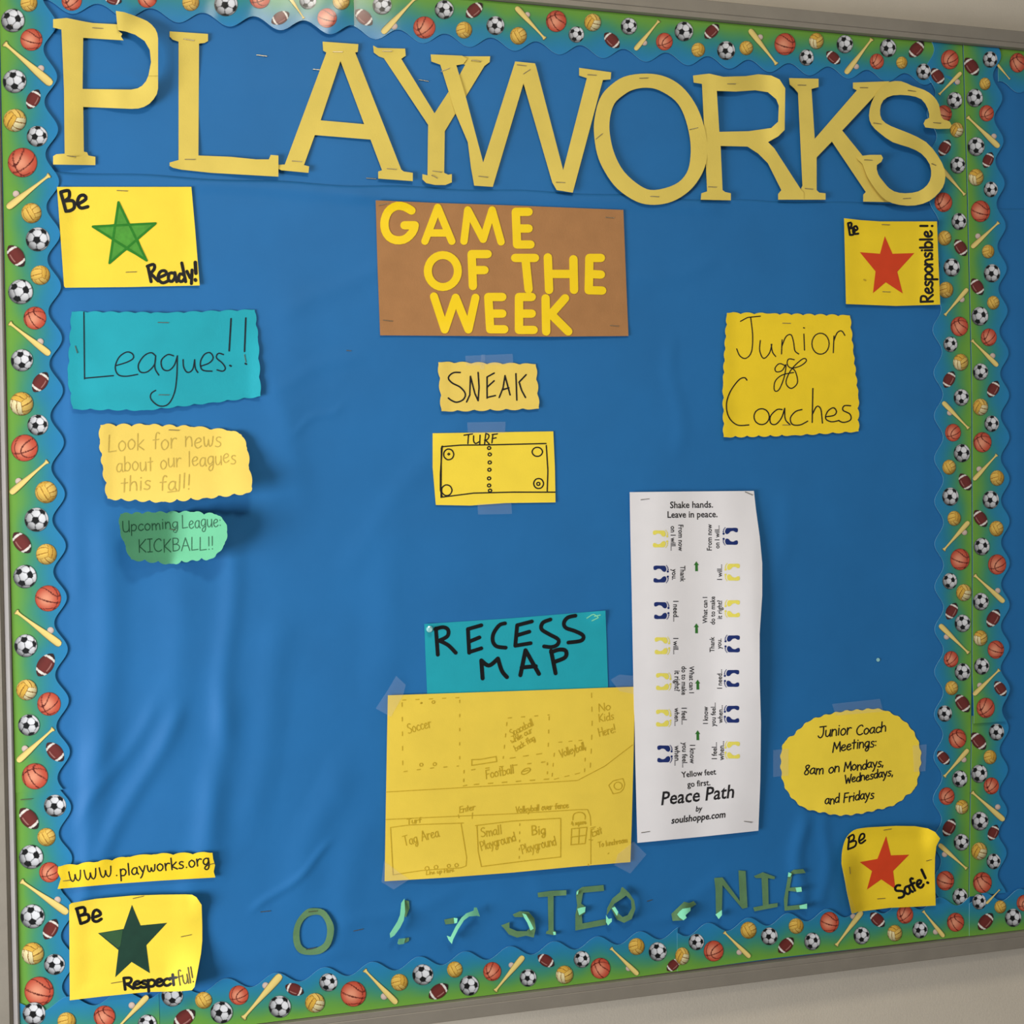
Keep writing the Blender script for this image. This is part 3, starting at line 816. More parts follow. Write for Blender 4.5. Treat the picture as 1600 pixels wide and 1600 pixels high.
# right pair of columns, back to back
SPX = [(1503, 60), (1510, 300), (1517, 600), (1518, 900), (1517, 1127), (1514, 1300), (1512, 1465)]
def sp(a, b, dx=0):
    ys = np.linspace(a, b, 14); return [(np.interp(y, [p[1] for p in SPX], [p[0] for p in SPX])+dx, y) for y in ys]
r, h = strip(sp(70, 1462, -1), -1, (1461, 650), 'left one of the two back-to-back vertical border strips', 1, True)
prints(r, h, [('S', 1443, 112, 25), ('F', 1465, 119, 30, 55), ('B', 1484, 93, 30), ('T', 1467, 148, 1502, 113, 1496, 128), ('S', 1491.5, 157, 26), ('B', 1475, 178, 27), ('V', 1495, 203, 23), ('F', 1476, 231, 29, -60), ('S', 1496.5, 258, 26), ('T', 1508, 305, 1470, 262), ('B', 1474, 316, 30),
 ('S', 1498.5, 346, 26), ('W', 1476, 372, 23), ('F', 1501, 387, 30, 58), ('S', 1487, 418, 28), ('W', 1478, 453, 25), ('T', 1476, 493, 1512, 451, 1503, 468), ('B', 1499, 510, 30), ('S', 1485, 538, 24), ('V', 1501, 566, 26), ('F', 1483, 593, 29, -62), ('S', 1502, 621, 26), ('T', 1514, 670, 1473, 628, 1484, 645),
 ('B', 1489, 676, 27), ('S', 1503, 708, 28), ('W', 1483, 730, 23), ('F', 1508, 753, 30, 60), ('S', 1485, 776, 28), ('W', 1491, 810, 23), ('T', 1474, 860, 1514, 815, 1507, 832), ('B', 1500, 874, 33), ('S', 1484, 908, 25), ('V', 1506, 926, 26), ('F', 1487, 955, 29, -62), ('S', 1504, 974, 27), ('T', 1514, 1021, 1468, 976, 1479, 995),
 ('B', 1486, 1030, 25), ('S', 1504, 1050, 27), ('W', 1487, 1075, 22), ('F', 1504, 1099, 33, 55), ('S', 1476, 1115, 25), ('B', 1496, 1154, 30), ('F', 1474, 1184, 27, 50), ('T', 1475, 1214, 1513, 1171, 1506, 1187), ('S', 1499.5, 1217, 26), ('B', 1479, 1244, 27), ('V', 1503, 1261, 22), ('F', 1483, 1293, 31, -62), ('S', 1502, 1316, 26),
 ('T', 1511, 1358, 1467, 1319, 1476, 1335), ('B', 1477, 1376, 30), ('S', 1500, 1401, 26), ('F', 1469, 1419, 26, -50)])
r, h = strip(sp(1118, 1400), 1, (1572, 1267), 'lower piece of the right vertical border strip', 2, True)
prints(r, h, [('F', 1529, 1158, 33, 52), ('S', 1557, 1144, 26), ('W', 1547, 1183, 22), ('S', 1530, 1209, 28), ('B', 1549, 1228, 26), ('T', 1518, 1237, 1569, 1282, 1559, 1261), ('S', 1531, 1283, 29), ('F', 1552, 1301, 27, -65), ('V', 1530, 1330, 27), ('S', 1552.5, 1346, 24), ('B', 1535, 1379, 32)])
def buck2(x, y): return 0.004*sstep(1040, 1127, y)
r, h = strip(sp(70, 1129), 1, (1575, 945), 'upper piece of the right vertical border strip with its lower end lifting', 3, True, buckle=buck2)
prints(r, h, [('F', 1518, 104, 33, 55), ('S', 1547, 93, 25), ('W', 1539, 131, 19), ('S', 1523, 153, 28), ('B', 1541.5, 177, 25), ('T', 1511, 182, 1561, 230, 1553, 213), ('S', 1525, 229, 29), ('F', 1544, 250, 27, -65), ('V', 1525, 277, 26), ('S', 1548, 296, 24), ('B', 1532, 330, 33), ('T', 1561, 347, 1518, 387, 1528, 369),
 ('W', 1544, 393, 21), ('S', 1550, 427, 28), ('F', 1527, 448, 30, 58), ('W', 1552, 473, 21), ('S', 1531, 494, 29), ('B', 1545, 527, 27), ('T', 1518, 531, 1559, 572, 1551, 556), ('S', 1532, 581, 26), ('F', 1552, 608, 29, -62), ('V', 1532, 636, 26), ('S', 1549.5, 662, 25), ('B', 1535, 691, 31), ('T', 1558, 710, 1521, 750, 1530, 733),
 ('W', 1558, 747, 24), ('S', 1548, 781, 28), ('F', 1532, 810, 31, 56), ('W', 1557, 826, 24), ('S', 1534, 854, 27), ('B', 1558, 882, 31), ('T', 1522, 898, 1569, 941, 1559, 923), ('S', 1532.5, 940, 27), ('F', 1552, 966, 32, -60), ('V', 1532, 997, 24), ('B', 1556, 1015, 28), ('S', 1534, 1041, 26), ('T', 1562, 1046, 1521, 1086, 1531, 1071), ('F', 1563, 1076, 28, 55), ('B', 1540, 1106, 31)])

# bottom
BYP = [(30, 1645), (400, 1599), (800, 1552), (1200, 1496.5), (1600, 1451)]
def bot(a, b):
    xs = np.linspace(a, b, 12); return [(x, np.interp(x, [p[0] for p in BYP], [p[1] for p in BYP])) for x in xs]
r, h = strip(bot(30, 250), 1, (190, 1545), 'short border piece crossing the bottom left corner', 4, False)
prints(r, h, [('S', 53, 1584, 35), ('W', 104, 1596, 28), ('B', 163, 1588, 33), ('T', 182, 1608, 231, 1556, 206, 1571), ('S', 230, 1600, 29)])
r, h = strip(bot(249, 1058), 1, (581, 1503), 'long border strip along the bottom left half of the board', 3, False)
prints(r, h, [('S', 269, 1556, 33), ('W', 318, 1563, 26), ('F', 288, 1591, 40, -35), ('S', 346, 1582, 34), ('B', 373, 1555, 30), ('T', 379, 1592, 439, 1523, 415, 1540), ('F', 460, 1546, 31, 22), ('S', 437, 1573, 34), ('V', 492, 1567, 30), ('S', 513, 1535, 28), ('B', 552, 1553, 39), ('T', 569, 1515, 620, 1568, 600, 1557),
 ('W', 624, 1535, 26), ('S', 660.5, 1523, 32), ('F', 685, 1549, 36, -35), ('W', 710.5, 1515, 25), ('S', 733, 1540, 31), ('B', 769, 1518, 29), ('T', 773, 1549, 818, 1494, 799, 1508), ('F', 853, 1501, 30, 32), ('S', 825, 1528, 27), ('V', 882, 1523, 28), ('S', 909, 1499, 26), ('B', 938, 1513, 32), ('T', 954, 1481, 997, 1523, 982, 1513),
 ('W', 994.5, 1479, 26), ('S', 1027.5, 1487, 29), ('F', 1052, 1508, 26, -42)])
r, h = strip(bot(1057, 1513), 1, (1167, 1432), 'border strip along the bottom under the safe star sign', 4, False)
prints(r, h, [('V', 1066, 1494, 27, .8), ('S', 1088, 1472, 25), ('B', 1115, 1486, 32), ('T', 1131, 1456, 1172, 1496, 1155, 1488), ('W', 1169.5, 1453.5, 26), ('S', 1202, 1463, 27), ('F', 1228, 1477, 32, -45), ('W', 1244, 1447, 24), ('S', 1269, 1471, 27), ('B', 1296, 1441, 32), ('T', 1306, 1478, 1347, 1424, 1333, 1432), ('S', 1346, 1462, 27),
 ('F', 1371, 1437, 30, 45), ('V', 1398, 1458, 25), ('B', 1414, 1429, 28), ('S', 1437.5, 1453, 26), ('T', 1442, 1423, 1475, 1464, 1462, 1456), ('B', 1493, 1441, 29)])
r, h = strip(bot(1512, 1800), 1, (1535, 1385), 'border strip at the bottom right corner beyond the vertical columns', 5, False)
prints(r, h, [('F', 1540, 1440, 33, -50), ('S', 1583, 1434, 28), ('W', 1563, 1417, 20), ('S', 1530, 1409, 24), ('T', 1562, 1390, 1541, 1412), ('B', 1600, 1411, 25)])
# ================================================================== sheets of paper on the board
def croot(name, x, y, hfun, label, cat, group=None):
    return empty(name, tuple(P3(np.array(float(x)), np.array(float(y)), float(hfun(np.array(float(x)), np.array(float(y)))))), label, cat, group)
def lift(layer=0, extra=None):
    def f(x, y):
        x = np.asarray(x, float); y = np.asarray(y, float)
        h = HB(x, y) + 0.0010 + 0.0007*layer
        if extra is not None: h = h + extra(x, y)
        return h
    return f
def bump2(x, y, cx, cy, sx, sy, a): return a*np.exp(-((x-cx)/sx)**2-((y-cy)/sy)**2)

# ---- headline letters, cut from faded yellow paper
HG = 'headline letters cut from faded yellow paper'
def headline(ch, polys, layer, extra, stl, label, more=None):
    hf = lift(layer, extra)
    c = np.array(polys[0], float).mean(0)
    r = croot('cutout_letter', c[0], c[1], hf, label, 'letter', HG)
    paper('letter_sheet', polys, hf, MAT['letter'], r, g=7)
    staples(stl, hf, r)
    return r, hf
eP = lambda x, y: 0.012*sstep(195, 246, x)*sstep(5, 60, y)*(1-0.35*sstep(120, 170, y)) + 0.003*sstep(150, 230, y)*(1-sstep(105, 140, x))*0.5 + 0.002*np.sin((x-84)*0.07)
hP = lift(4, eP)
r = croot('cutout_letter', 120, 140, hP, 'yellow cut paper letter P at the left end of the headline', 'letter', HG)
paper('letter_sheet', [[(83, 30), (104, 28), (128, 33), (145, 36), (183, 38), (185, 48), (191, 53), (189, 57), (193, 63), (160, 61), (130, 59), (129, 139), (205, 140), (215, 138), (222, 134), (228, 127), (232, 118), (247, 118), (247, 138), (245, 147), (240, 155), (233.5, 162), (225, 167), (216, 169.5), (205, 170), (130, 167), (131, 237), (136, 238), (138, 243), (149, 245), (149, 258), (83, 257), (83, 244), (88, 241), (101, 240), (100, 140), (96, 46), (83, 43)]], hP, MAT['letter'], r, g=7)
paper('torn_curl', [[(232, 118), (236, 97), (234, 78), (226, 64), (211, 54), (196, 49), (184, 47), (181, 17), (194, 19), (206, 23), (219, 28), (230, 33), (237, 38.5), (242.5, 45), (245.7, 52), (247, 60), (247, 118)]],
      lambda x, y: hP(x, y) + 0.0012 + 0.006*(1-sstep(20, 70, y))*(1-sstep(185, 225, x)), MAT['letter'], r, g=6)
staples([(153, 44), (110, 244, 2)], hP, r)
headline('L', [[(265, 49), (325, 53), (325, 64), (320, 67), (311, 68), (310, 243), (360, 245), (400, 249), (420, 249), (423, 242), (435, 243), (435, 276), (400, 274), (330, 270), (283, 265), (270, 262), (265, 259), (265, 254), (279, 250), (279, 65), (270, 62), (265, 57)]], 0,
  lambda x, y: 0.004*sstep(330, 400, x)*0.6 + 0.002*(1-sstep(262, 290, x))*sstep(240, 262, y) + 0.0015*np.sin(y*0.03), [(295, 62, 5), (297, 249, -3)], 'yellow cut paper letter L of the headline')
headline('A', [[(504, 65), (560, 69), (559, 81), (555, 82), (627, 265), (631, 268), (645, 270), (645, 283), (591, 279), (591, 268), (597, 266), (579, 218), (492, 211), (475, 258), (483, 260), (482, 270), (440, 266), (426, 260), (428, 258), (445, 257), (510, 82), (505, 79)], [(532, 95), (569, 194), (501, 188)]], 2,
  lambda x, y: 0.003*sstep(250, 283, y) + 0.0008*np.sin(y*0.04+x*.02), [(528, 81, -4), (464, 252, 2), (612, 264, 2)], 'yellow cut paper letter A of the headline')
headline('Y', [[(583, 71), (590, 75), (633, 76), (634, 87), (627, 92), (679, 177), (718, 117), (727, 101), (718, 99), (716, 88), (766, 88), (765, 97), (757, 103), (695, 205), (694, 270), (700, 273), (706, 272), (706, 285), (696, 289), (680, 289), (666, 286), (660, 280), (660, 272), (668, 274), (669, 195), (600, 91), (592, 88), (584, 82)]], 1,
  lambda x, y: 0.003*sstep(262, 288, y) + 0.003*(1-sstep(70, 90, y))*(1-sstep(585, 630, x)) + 0.001*np.sin(x*.05), [(605, 80, -4), (683, 268, 3), (679, 276, 25, .7)], 'yellow cut paper letter Y partly under the W')
headline('W', [[(673, 85), (722, 87), (730, 92), (724, 100), (713, 102), (728, 152), (755, 254), (805, 96), (836, 99), (838, 105), (880, 266), (917, 122), (905, 118), (905, 106), (955, 113), (954, 124), (942, 125), (895, 301), (870, 297), (863, 285), (818, 130), (770, 292), (741, 290), (736, 262), (731, 222), (711, 175), (688, 101), (674, 96)]], 3,
  lambda x, y: 0.002*sstep(270, 300, y) + 0.001*np.sin(x*.03+y*.02), [(744, 95, 3), (696, 109, -25), (755, 276, 3), (815, 102, 3), (823, 112, -35, .9), (925, 117, 0), (876, 285, 0)], 'yellow cut paper letter W lapping over the Y')
headline('O', [catmull([(1010, 115), (1040, 120), (1065, 135), (1085, 160), (1098, 190), (1105, 225), (1103, 255), (1092, 280), (1075, 300), (1050, 315), (1022, 320), (995, 315), (965, 295), (945, 268), (933, 240), (928, 205), (930, 180), (937, 155), (950, 137), (975, 120)], True, 4),
  catmull([(1010, 137), (1030, 141), (1055, 157), (1069, 180), (1078, 215), (1079, 245), (1073, 270), (1055, 288), (1022, 297), (1000, 290), (975, 268), (960, 240), (953, 210), (953, 185), (960, 162), (975, 148), (990, 140)], True, 4)], 5,
  lambda x, y: 0.002*sstep(1060, 1105, x)*np.sin(y*.04)**2 + 0.001*np.sin(y*0.03), [(1006, 122, -6), (936, 213, -40), (1084, 201, -15), (1023, 307, 0)], 'yellow cut paper letter O overlapping the R')
headline('R', [[(1083, 118), (1108, 115), (1130, 120), (1165, 119), (1185, 116), (1205, 118), (1218, 124), (1227, 138), (1226, 203), (1216, 213), (1200, 222), (1210, 232), (1252, 297), (1256, 301), (1256, 312), (1216, 312), (1216, 303), (1221, 297), (1200, 255), (1185, 240), (1168, 229), (1126, 228), (1129, 297), (1133, 300), (1142, 302), (1142, 313), (1095, 312), (1096, 302), (1105, 299), (1097, 131), (1084, 129)], [(1120, 142), (1150, 143), (1180, 141), (1200, 144), (1213, 155), (1217, 165), (1216, 190), (1205, 200), (1170, 205), (1124, 206)]], 3,
  lambda x, y: 0.0022*np.sin((x-1105)*.055)*sstep(1100, 1110, x)*(1-sstep(150, 200, y))+0.0022 + 0.006*sstep(1190, 1225, x)*(1-sstep(215, 250, y)), [(1143, 131, -5), (1113, 292, 0)], 'yellow cut paper letter R of the headline')
headline('K', [[(1233, 122), (1279, 123), (1279, 136), (1268, 139), (1273, 217), (1339, 141), (1333, 138), (1333, 129), (1390, 127), (1372, 144), (1316, 204), (1400, 308), (1400, 316), (1349, 315), (1349, 304), (1353, 300), (1300, 221), (1276, 246), (1276, 297), (1280, 301), (1290, 302), (1290, 312), (1232, 312), (1232, 302), (1250, 298), (1254, 290), (1247, 145), (1241, 138), (1234, 132)]], 5,
  lambda x, y: 0.001*np.sin(y*.04)+.0005, [(1253, 133, -3), (1350, 137, -3), (1237, 293, 4), (1264, 295, 3)], 'yellow cut paper letter K tucked under the S')
headline('S', [catmull([(1484, 190), (1484, 201), (1446, 199), (1446, 187), (1452, 184), (1450, 170), (1440, 155), (1420, 149), (1395, 149), (1380, 157), (1375, 172), (1378, 187), (1392, 197), (1420, 208), (1447, 222), (1465, 243), (1476, 265), (1476, 285), (1468, 300), (1452, 314), (1430, 321), (1405, 320), (1385, 313), (1370, 298), (1355, 275), (1348, 256), (1341, 250), (1342, 244), (1377, 242), (1377, 253), (1370, 258), (1372, 272), (1383, 288), (1397, 299), (1415, 302), (1435, 299), (1449, 289), (1455, 275), (1453, 257), (1440, 240), (1420, 230), (1395, 222), (1375, 208), (1362, 195), (1358, 180), (1362, 160), (1370, 145), (1377, 136), (1390, 128), (1408, 127), (1425, 134), (1445, 141), (1458, 150), (1467, 163), (1470, 180), (1475, 187)], True, 2)], 8,
  lambda x, y: 0.0015*np.sin(x*.05+y*.03)+.001 + 0.003*sstep(295, 321, y), [(1425, 142, 4), (1464, 192, 0), (1371, 193, 5), (1459, 257, 20, .6), (1417, 310, -6), (1357, 250, 0)], 'yellow cut paper letter S at the right end of the headline')

# ---- star signs
def starpoly(*p): return [np.array(p, float)]
hf = lift(1, lambda x, y: 0.003*(1-sstep(280, 310, y))*0 + 0.0015*sstep(285, 312, x) + 0.001*sstep(420, 450, y))
r = croot('star_sign', 200, 370, hf, 'yellow Be Ready sign with a bright green hand-drawn star', 'sign')
paper('sheet', [[(89, 292), (299, 292), (305, 360), (312, 446), (200, 448.5), (102, 449.5), (100, 447)]], hf, MAT['yellow'], r, g=9)
s5 = [(185, 316), (203.5, 350), (243, 349), (216, 373), (229, 407), (198, 391), (171, 411), (175, 374), (145, 354), (178, 350)]
fill('drawn_star', [s5], hf, MAT['starg'], r, label='green marker star')
T5 = [s5[0], s5[4], s5[8], s5[2], s5[6], s5[0]]
ink('star_outline', [Lp(*T5)], 3.6, hf, MAT['stargl'], r, eps=0.00045, label='darker green pen lines of the star')
ink('lettering', [Lp((95, 301), (103, 330))] + [S((95, 300), (107, 298), (108, 308), (101, 314)), S((101, 314), (114, 314), (116, 324), (110, 329), (103, 330)), S((122, 319), (134, 311), (131, 305), (124, 307), (121, 317), (126, 325), (137, 323))], 5.4, hf, MAT['marker'], r, label='thick black marker word Be')
ink('lettering', [Lp((231, 416), (236, 440)), S((230, 416), (240, 413), (241, 420), (235, 427)), Lp((235, 427), (247, 439)), S((248, 434), (260, 428), (257, 423), (250, 425), (247, 435), (254, 442), (264, 438)), S((272, 427), (265, 427), (263, 436), (268, 440), (273, 434), (273, 427)), Lp((273, 426), (276, 440)),
   S((288, 430), (281, 428), (279, 437), (284, 440), (289, 434)), Lp((284, 411), (290, 440)), Lp((292, 424), (297, 434)), Lp((300, 422), (299, 443))], 5.0, hf, MAT['marker'], r, label='thick black marker word Ready')
ink('lettering', [Lp((305, 410), (306, 427)), Lp((305, 437), (305.5, 438))], 5.6, hf, MAT['marker'], r, label='exclamation mark')
staples([(191, 298, 0), (205, 425, -4)], hf, r)

hf = lift(2, lambda x, y: 0.003*(1-sstep(342, 365, y)) + 0.002*sstep(455, 477, y) + 0.0015*(1-sstep(1320, 1345, x)))
r = croot('star_sign', 1395, 410, hf, 'square yellow Be Responsible sign with a red star', 'sign')
paper('sheet', [[(1319, 341), (1345, 344), (1375, 346), (1464, 346), (1466, 400), (1469, 476), (1400, 478), (1322, 475)]], hf, MAT['golden'], r, g=9)
fill('drawn_star', [[(1382.5, 369), (1394.5, 396.5), (1428.5, 395.5), (1402, 424.5), (1410.5, 458.5), (1384, 441), (1364, 458), (1368, 424), (1343.5, 394), (1375, 396.5)]], hf, MAT['starr'], r, label='solid red star')
ink('lettering', [Lp((1325, 349), (1328, 367)), S((1325, 349), (1330, 348), (1330, 354), (1327, 357)), S((1327, 357), (1335, 357), (1334, 366), (1328, 367)), S((1334, 361), (1340, 358), (1337, 353), (1333, 357), (1334, 365), (1341, 365))], 3.4, hf, MAT['marker'], r, label='small black marker word Be')
ink('lettering', hand('Responsible', (1457.5, 472), (1456, 361), 19, 0.0, gap=1.2, jit=0.1, up=(-1, 0.02)) + [Lp((1438, 353), (1449, 353)), Lp((1456, 353), (1456.8, 353))], 3.5, hf, MAT['marker'], r, label='thick black word Responsible running upward')
staples([(1384, 351, 0), (1385, 456, 0)], hf, r)
ink('hole', [Lp((1350, 437), (1352.5, 438))], 2.6, hf, MAT['pencil2'], r, label='small puncture')

eR = lambda x, y: 0.020*sstep(255, 318, x)*sstep(1440, 1560, y)**1.3 + 0.006*sstep(292, 316, x)*(1-sstep(1400, 1440, y)) + 0.003*(1-sstep(108, 130, x))*(1-sstep(1412, 1430, y)) + 0.002*(1-sstep(1400, 1420, y))
hf = lift(6, eR)
r = croot('star_sign', 210, 1480, hf, 'yellow Be Respectful sign with a dark green star and curling right side', 'sign')
paper('sheet', [[(108, 1414), (112, 1411), (150, 1404.5), (205, 1399.5), (250, 1398), (290, 1397.5), (300, 1398), (307, 1402), (315, 1414), (316, 1445), (316, 1470), (314, 1490), (308, 1522), (304, 1542), (300, 1547), (280, 1549), (230, 1550), (160, 1557), (109, 1563)]], hf, MAT['yellow'], r, g=7)
s5 = [(206, 1414), (219.5, 1446), (261, 1442), (228.5, 1477), (234, 1520.5), (205.5, 1503), (180, 1527), (185, 1484.5), (153, 1458), (193, 1451.5)]
fill('drawn_star', [s5], hf, MAT['stard'], r, label='dark green marker star')
fill('star_arm', [[(155, 1458), (192, 1452.5), (188, 1478), (184, 1481)]], hf, MAT['stardl'], r, eps=0.0004, label='paler left arm of the star')
ink('lettering', [Lp((120, 1421), (126, 1443)), S((119, 1420), (131, 1418), (132, 1427), (124, 1431)), S((124, 1431), (137, 1429), (138, 1438), (127, 1443)), S((144, 1434), (157, 1429), (152, 1422), (146, 1425), (145, 1437), (151, 1440), (158, 1436))], 4.8, hf, MAT['marker'], r, label='thick black marker word Be')
ink('lettering', hand('Respect', (194, 1546), (276, 1538), 18, 0.0, gap=0.2, jit=0.3, seed=3), 4.4, hf, MAT['marker'], r, label='thick black marker letters Respect')
ink('lettering', hand('ful!', (279, 1540), (303, 1535), 24, 0.06, gap=1.0, jit=0.3, seed=5), 2.2, hf, MAT['faint'], r, label='thin fading marker letters ful')
staples([(216, 1402, -8), (291, 1462, -6), (182, 1535, -3)], hf, r)

eS = lambda x, y: 0.011*(1-sstep(1314, 1350, x))*sstep(1300, 1360, y) + 0.008*(1-sstep(1318, 1345, x))*sstep(1380, 1425, y) + 0.010*sstep(1435, 1470, x)*(1-sstep(1305, 1345, y)) + 0.003*(1-sstep(1290, 1310, y))
hf = lift(6, eS)
r = croot('star_sign', 1390, 1355, hf, 'yellow Be Safe sign with a red star and curling corners', 'sign')
paper('sheet', [catmull([(1315, 1350), (1316, 1330), (1322, 1310), (1335, 1297), (1355, 1293)], sub=4).tolist() + [(1400, 1290.5), (1430, 1291), (1450, 1294.5), (1461, 1300), (1469, 1310), (1463, 1322), (1461, 1340), (1460.5, 1365), (1462, 1415), (1425, 1417), (1390, 1418.5), (1338, 1425), (1332, 1420), (1322, 1385)]], hf, MAT['golden'], r, g=7)
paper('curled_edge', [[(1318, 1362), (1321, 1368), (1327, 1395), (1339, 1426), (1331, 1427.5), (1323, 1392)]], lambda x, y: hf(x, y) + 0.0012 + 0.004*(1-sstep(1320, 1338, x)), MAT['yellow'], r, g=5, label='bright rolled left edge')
fill('drawn_star', [[(1384.5, 1306.5), (1392, 1336.5), (1420.5, 1335.5), (1395.5, 1361), (1399, 1389), (1377, 1374), (1354.5, 1390), (1362.5, 1361), (1343.5, 1347), (1371, 1342)]], hf, MAT['starr'], r, label='solid red star')
ink('lettering', [Lp((1327, 1307), (1325, 1326)), S((1325, 1309), (1333, 1304), (1334, 1311), (1327, 1316)), S((1327, 1316), (1337, 1314), (1336, 1322), (1325, 1327)), S((1343, 1314), (1350, 1309), (1350, 1303), (1345, 1304), (1342, 1313), (1345, 1318), (1352, 1313))], 3.0, hf, MAT['marker'], r, label='black marker word Be')
ink('lettering', hand('Safe', (1405, 1404), (1444, 1384), 20, 0.0, gap=0.8, jit=0.2, seed=4), 3.9, hf, MAT['marker'], r, label='thick black marker word Safe')
ink('lettering', [Lp((1440, 1359), (1446, 1372)), Lp((1449, 1379), (1450, 1379.5))], 4.2, hf, MAT['marker'], r, label='exclamation mark')
staples([(1387, 1296, -4), (1377, 1404, 2), (1328, 1360, 85, .8), (1452, 1344, -8, .7)], hf, r)

# ---- GAME OF THE WEEK
hf = lift(2, lambda x, y: 0.0015*sstep(500, 526, y) + 0.002*(1-sstep(312, 335, y))*(1-sstep(600, 700, x)) + 0.0015*np.sin(x*.017)*sstep(380, 520, y))
r = croot('game_poster', 785, 420, hf, 'brown craft paper poster with yellow die-cut words game of the week', 'poster')
paper('sheet', [[(587, 313), (680, 317), (800, 321), (974, 328), (978, 430), (982, 525), (860, 526), (740, 525), (594, 524), (590, 420)]], hf, MAT['brown'], r, g=9)
wst = 13.0
def die(name, strokes, w=13.0):
    P = []; ring = False
    for st in strokes:
        st = np.array(st, float)
        if len(st) > 20 and np.hypot(*(st[0]-st[-1])) < 1:
            c = st.mean(0); d = st[:-1]-c; L = np.hypot(d[:, 0], d[:, 1])[:, None]; P = [c+d*(1+w/2/L), c+d*(1-w/2/L)]; ring = True; break
        segs = [st] if len(st) > 8 else [st[i:i+2] for i in range(len(st)-1)]
        for q in segs:
            q = resample(q, 6.0); d = np.gradient(q, axis=0); d /= np.hypot(d[:, 0], d[:, 1])[:, None]; nn = np.stack([-d[:, 1], d[:, 0]], 1)
            a0 = math.atan2(d[0][1], d[0][0]); a1 = math.atan2(d[-1][1], d[-1][0])
            cap1 = [q[-1] + w/2*np.array([math.cos(a1+math.pi/2-math.pi*j/6), math.sin(a1+math.pi/2-math.pi*j/6)]) for j in range(7)]
            cap0 = [q[0] + w/2*np.array([math.cos(a0-math.pi/2-math.pi*j/6), math.sin(a0-math.pi/2-math.pi*j/6)]) for j in range(7)]
            P.append(np.array([a for a in (q+nn*w/2)[1:-1]] + cap1 + [a for a in (q-nn*w/2)[1:-1][::-1]] + cap0))
    paper(name, P, lambda x, y: hf(x, y) + 0.0007, MAT['die'], r, g=7, thick=0.0004, union=not ring, smooth=False)
D_ = 'die_cut_letter'
die(D_, [S((643, 329), (632, 323), (619, 322), (607, 330), (601, 345), (602, 360), (609, 371), (621, 375.5), (634, 373), (645, 362), (648, 352)), Lp((648, 352), (632, 352))])
die(D_, [Lp((664, 377), (684, 324), (706, 377)), Lp((673, 364), (697, 364))], 11.5)
die(D_, [Lp((725, 377), (731, 328), (755, 374), (769, 328), (783, 378))], 11.5)
die(D_, [Lp((826, 331), (806, 331), (808, 382), (829, 382)), Lp((808, 357), (826, 357))])
die(D_, [circ(692, 423.5, 23.5, 25, 28)], 12.5)
die(D_, [Lp((762, 397), (737, 397), (739, 447)), Lp((738, 422), (757, 422))])
die(D_, [Lp((805, 403), (836, 403)), Lp((821, 403), (826, 452))])
die(D_, [Lp((856, 402), (858, 453)), Lp((896, 405), (897, 453)), Lp((858, 428), (896, 428))])
die(D_, [Lp((939, 403), (921, 403), (920, 453.5), (941, 454)), Lp((921, 428), (939, 429))])
die(D_, [Lp((678, 463), (695, 515), (712, 465), (732, 515), (743, 465))], 12.5)
die(D_, [Lp((785, 464), (763, 464), (766, 514.5), (788, 514.5)), Lp((765, 490), (785, 490))])
die(D_, [Lp((831, 464), (811, 464), (811, 515.5), (834, 515.5)), Lp((811, 490), (831, 490))])
die(D_, [Lp((852.5, 466), (853.5, 518)), Lp((883, 466), (861, 491), (888, 518))])
staples([(600, 319, -15), (953, 340, 2), (960, 509, 3), (606, 501, 5)], hf, r)

# ---- SNEAK note and TURF diagram
hf = lift(1, lambda x, y: 0.0025*sstep(610, 642, y) + 0.0012*(1-sstep(690, 705, x)))
r = croot('game_name_note', 763, 604, hf, 'small yellow note with the word sneak below the brown poster', 'note')
paper('sheet', [wavy([(685, 566), (837, 569), (842, 638.5), (690, 642.5)], 24, 2.0)], hf, MAT['buff'], r, g=8)
ink('lettering', [S((719, 582), (708, 582.5), (700.5, 590), (706, 598), (719, 605), (727, 615), (724, 624), (714, 628.5), (706, 626), (700.5, 622)), Lp((729, 628), (734, 617), (735, 588)), Lp((735, 588), (742, 615), (747, 626), (748.5, 605), (747, 582)), Lp((772, 583), (761, 589), (761, 622)), Lp((761, 605), (772, 595)), Lp((761, 621), (774, 618)),
   Lp((780, 621), (786, 606), (789, 587), (797, 617)), Lp((785, 609), (795, 606)), Lp((806, 584), (807.5, 625)), Lp((822, 585.5), (811, 597), (815, 610), (821, 621))], 2.4, hf, MAT['pen'], r, label='black pen word sneak')
tape([[(727, 556), (801, 553), (802, 569), (728, 571)], [(752, 554), (758, 554), (757, 577), (750, 577)]], hf, r)
hf = lift(1, lambda x, y: 0.001*sstep(770, 789, y))
r = croot('turf_diagram', 772, 731, hf, 'yellow sheet with a black pen diagram of the turf field', 'note')
paper('sheet', [[(676, 677), (770, 675.5), (864.5, 674), (867, 730), (868, 785), (790, 786), (735, 790), (681, 789), (676, 730)]], hf, MAT['yellow'], r, g=9)
ink('field_outline', [Lp((690, 698), (720, 695.5), (770, 695), (853, 693)), Lp((691, 697), (688, 740), (688, 766), (691, 776)), Lp((689, 777), (740, 770.5), (800, 769), (867, 769)), Lp((853.5, 696), (856, 735), (855, 767)), Lp((689.5, 700), (689, 776))], 2.0, hf, MAT['pen'], r, label='black pen field outline')
for q in ([circ(701, 710, 8, 8.5), circ(701, 709.5, 1.6)], [circ(698, 766, 8.2, 8.5)], [circ(839.5, 706, 8.2, 7.2)], [circ(841.5, 755.5, 7.8, 8), circ(841, 756, 2.6)]): ink('drawn_circle', q, 2.0, hf, MAT['pen'], r)
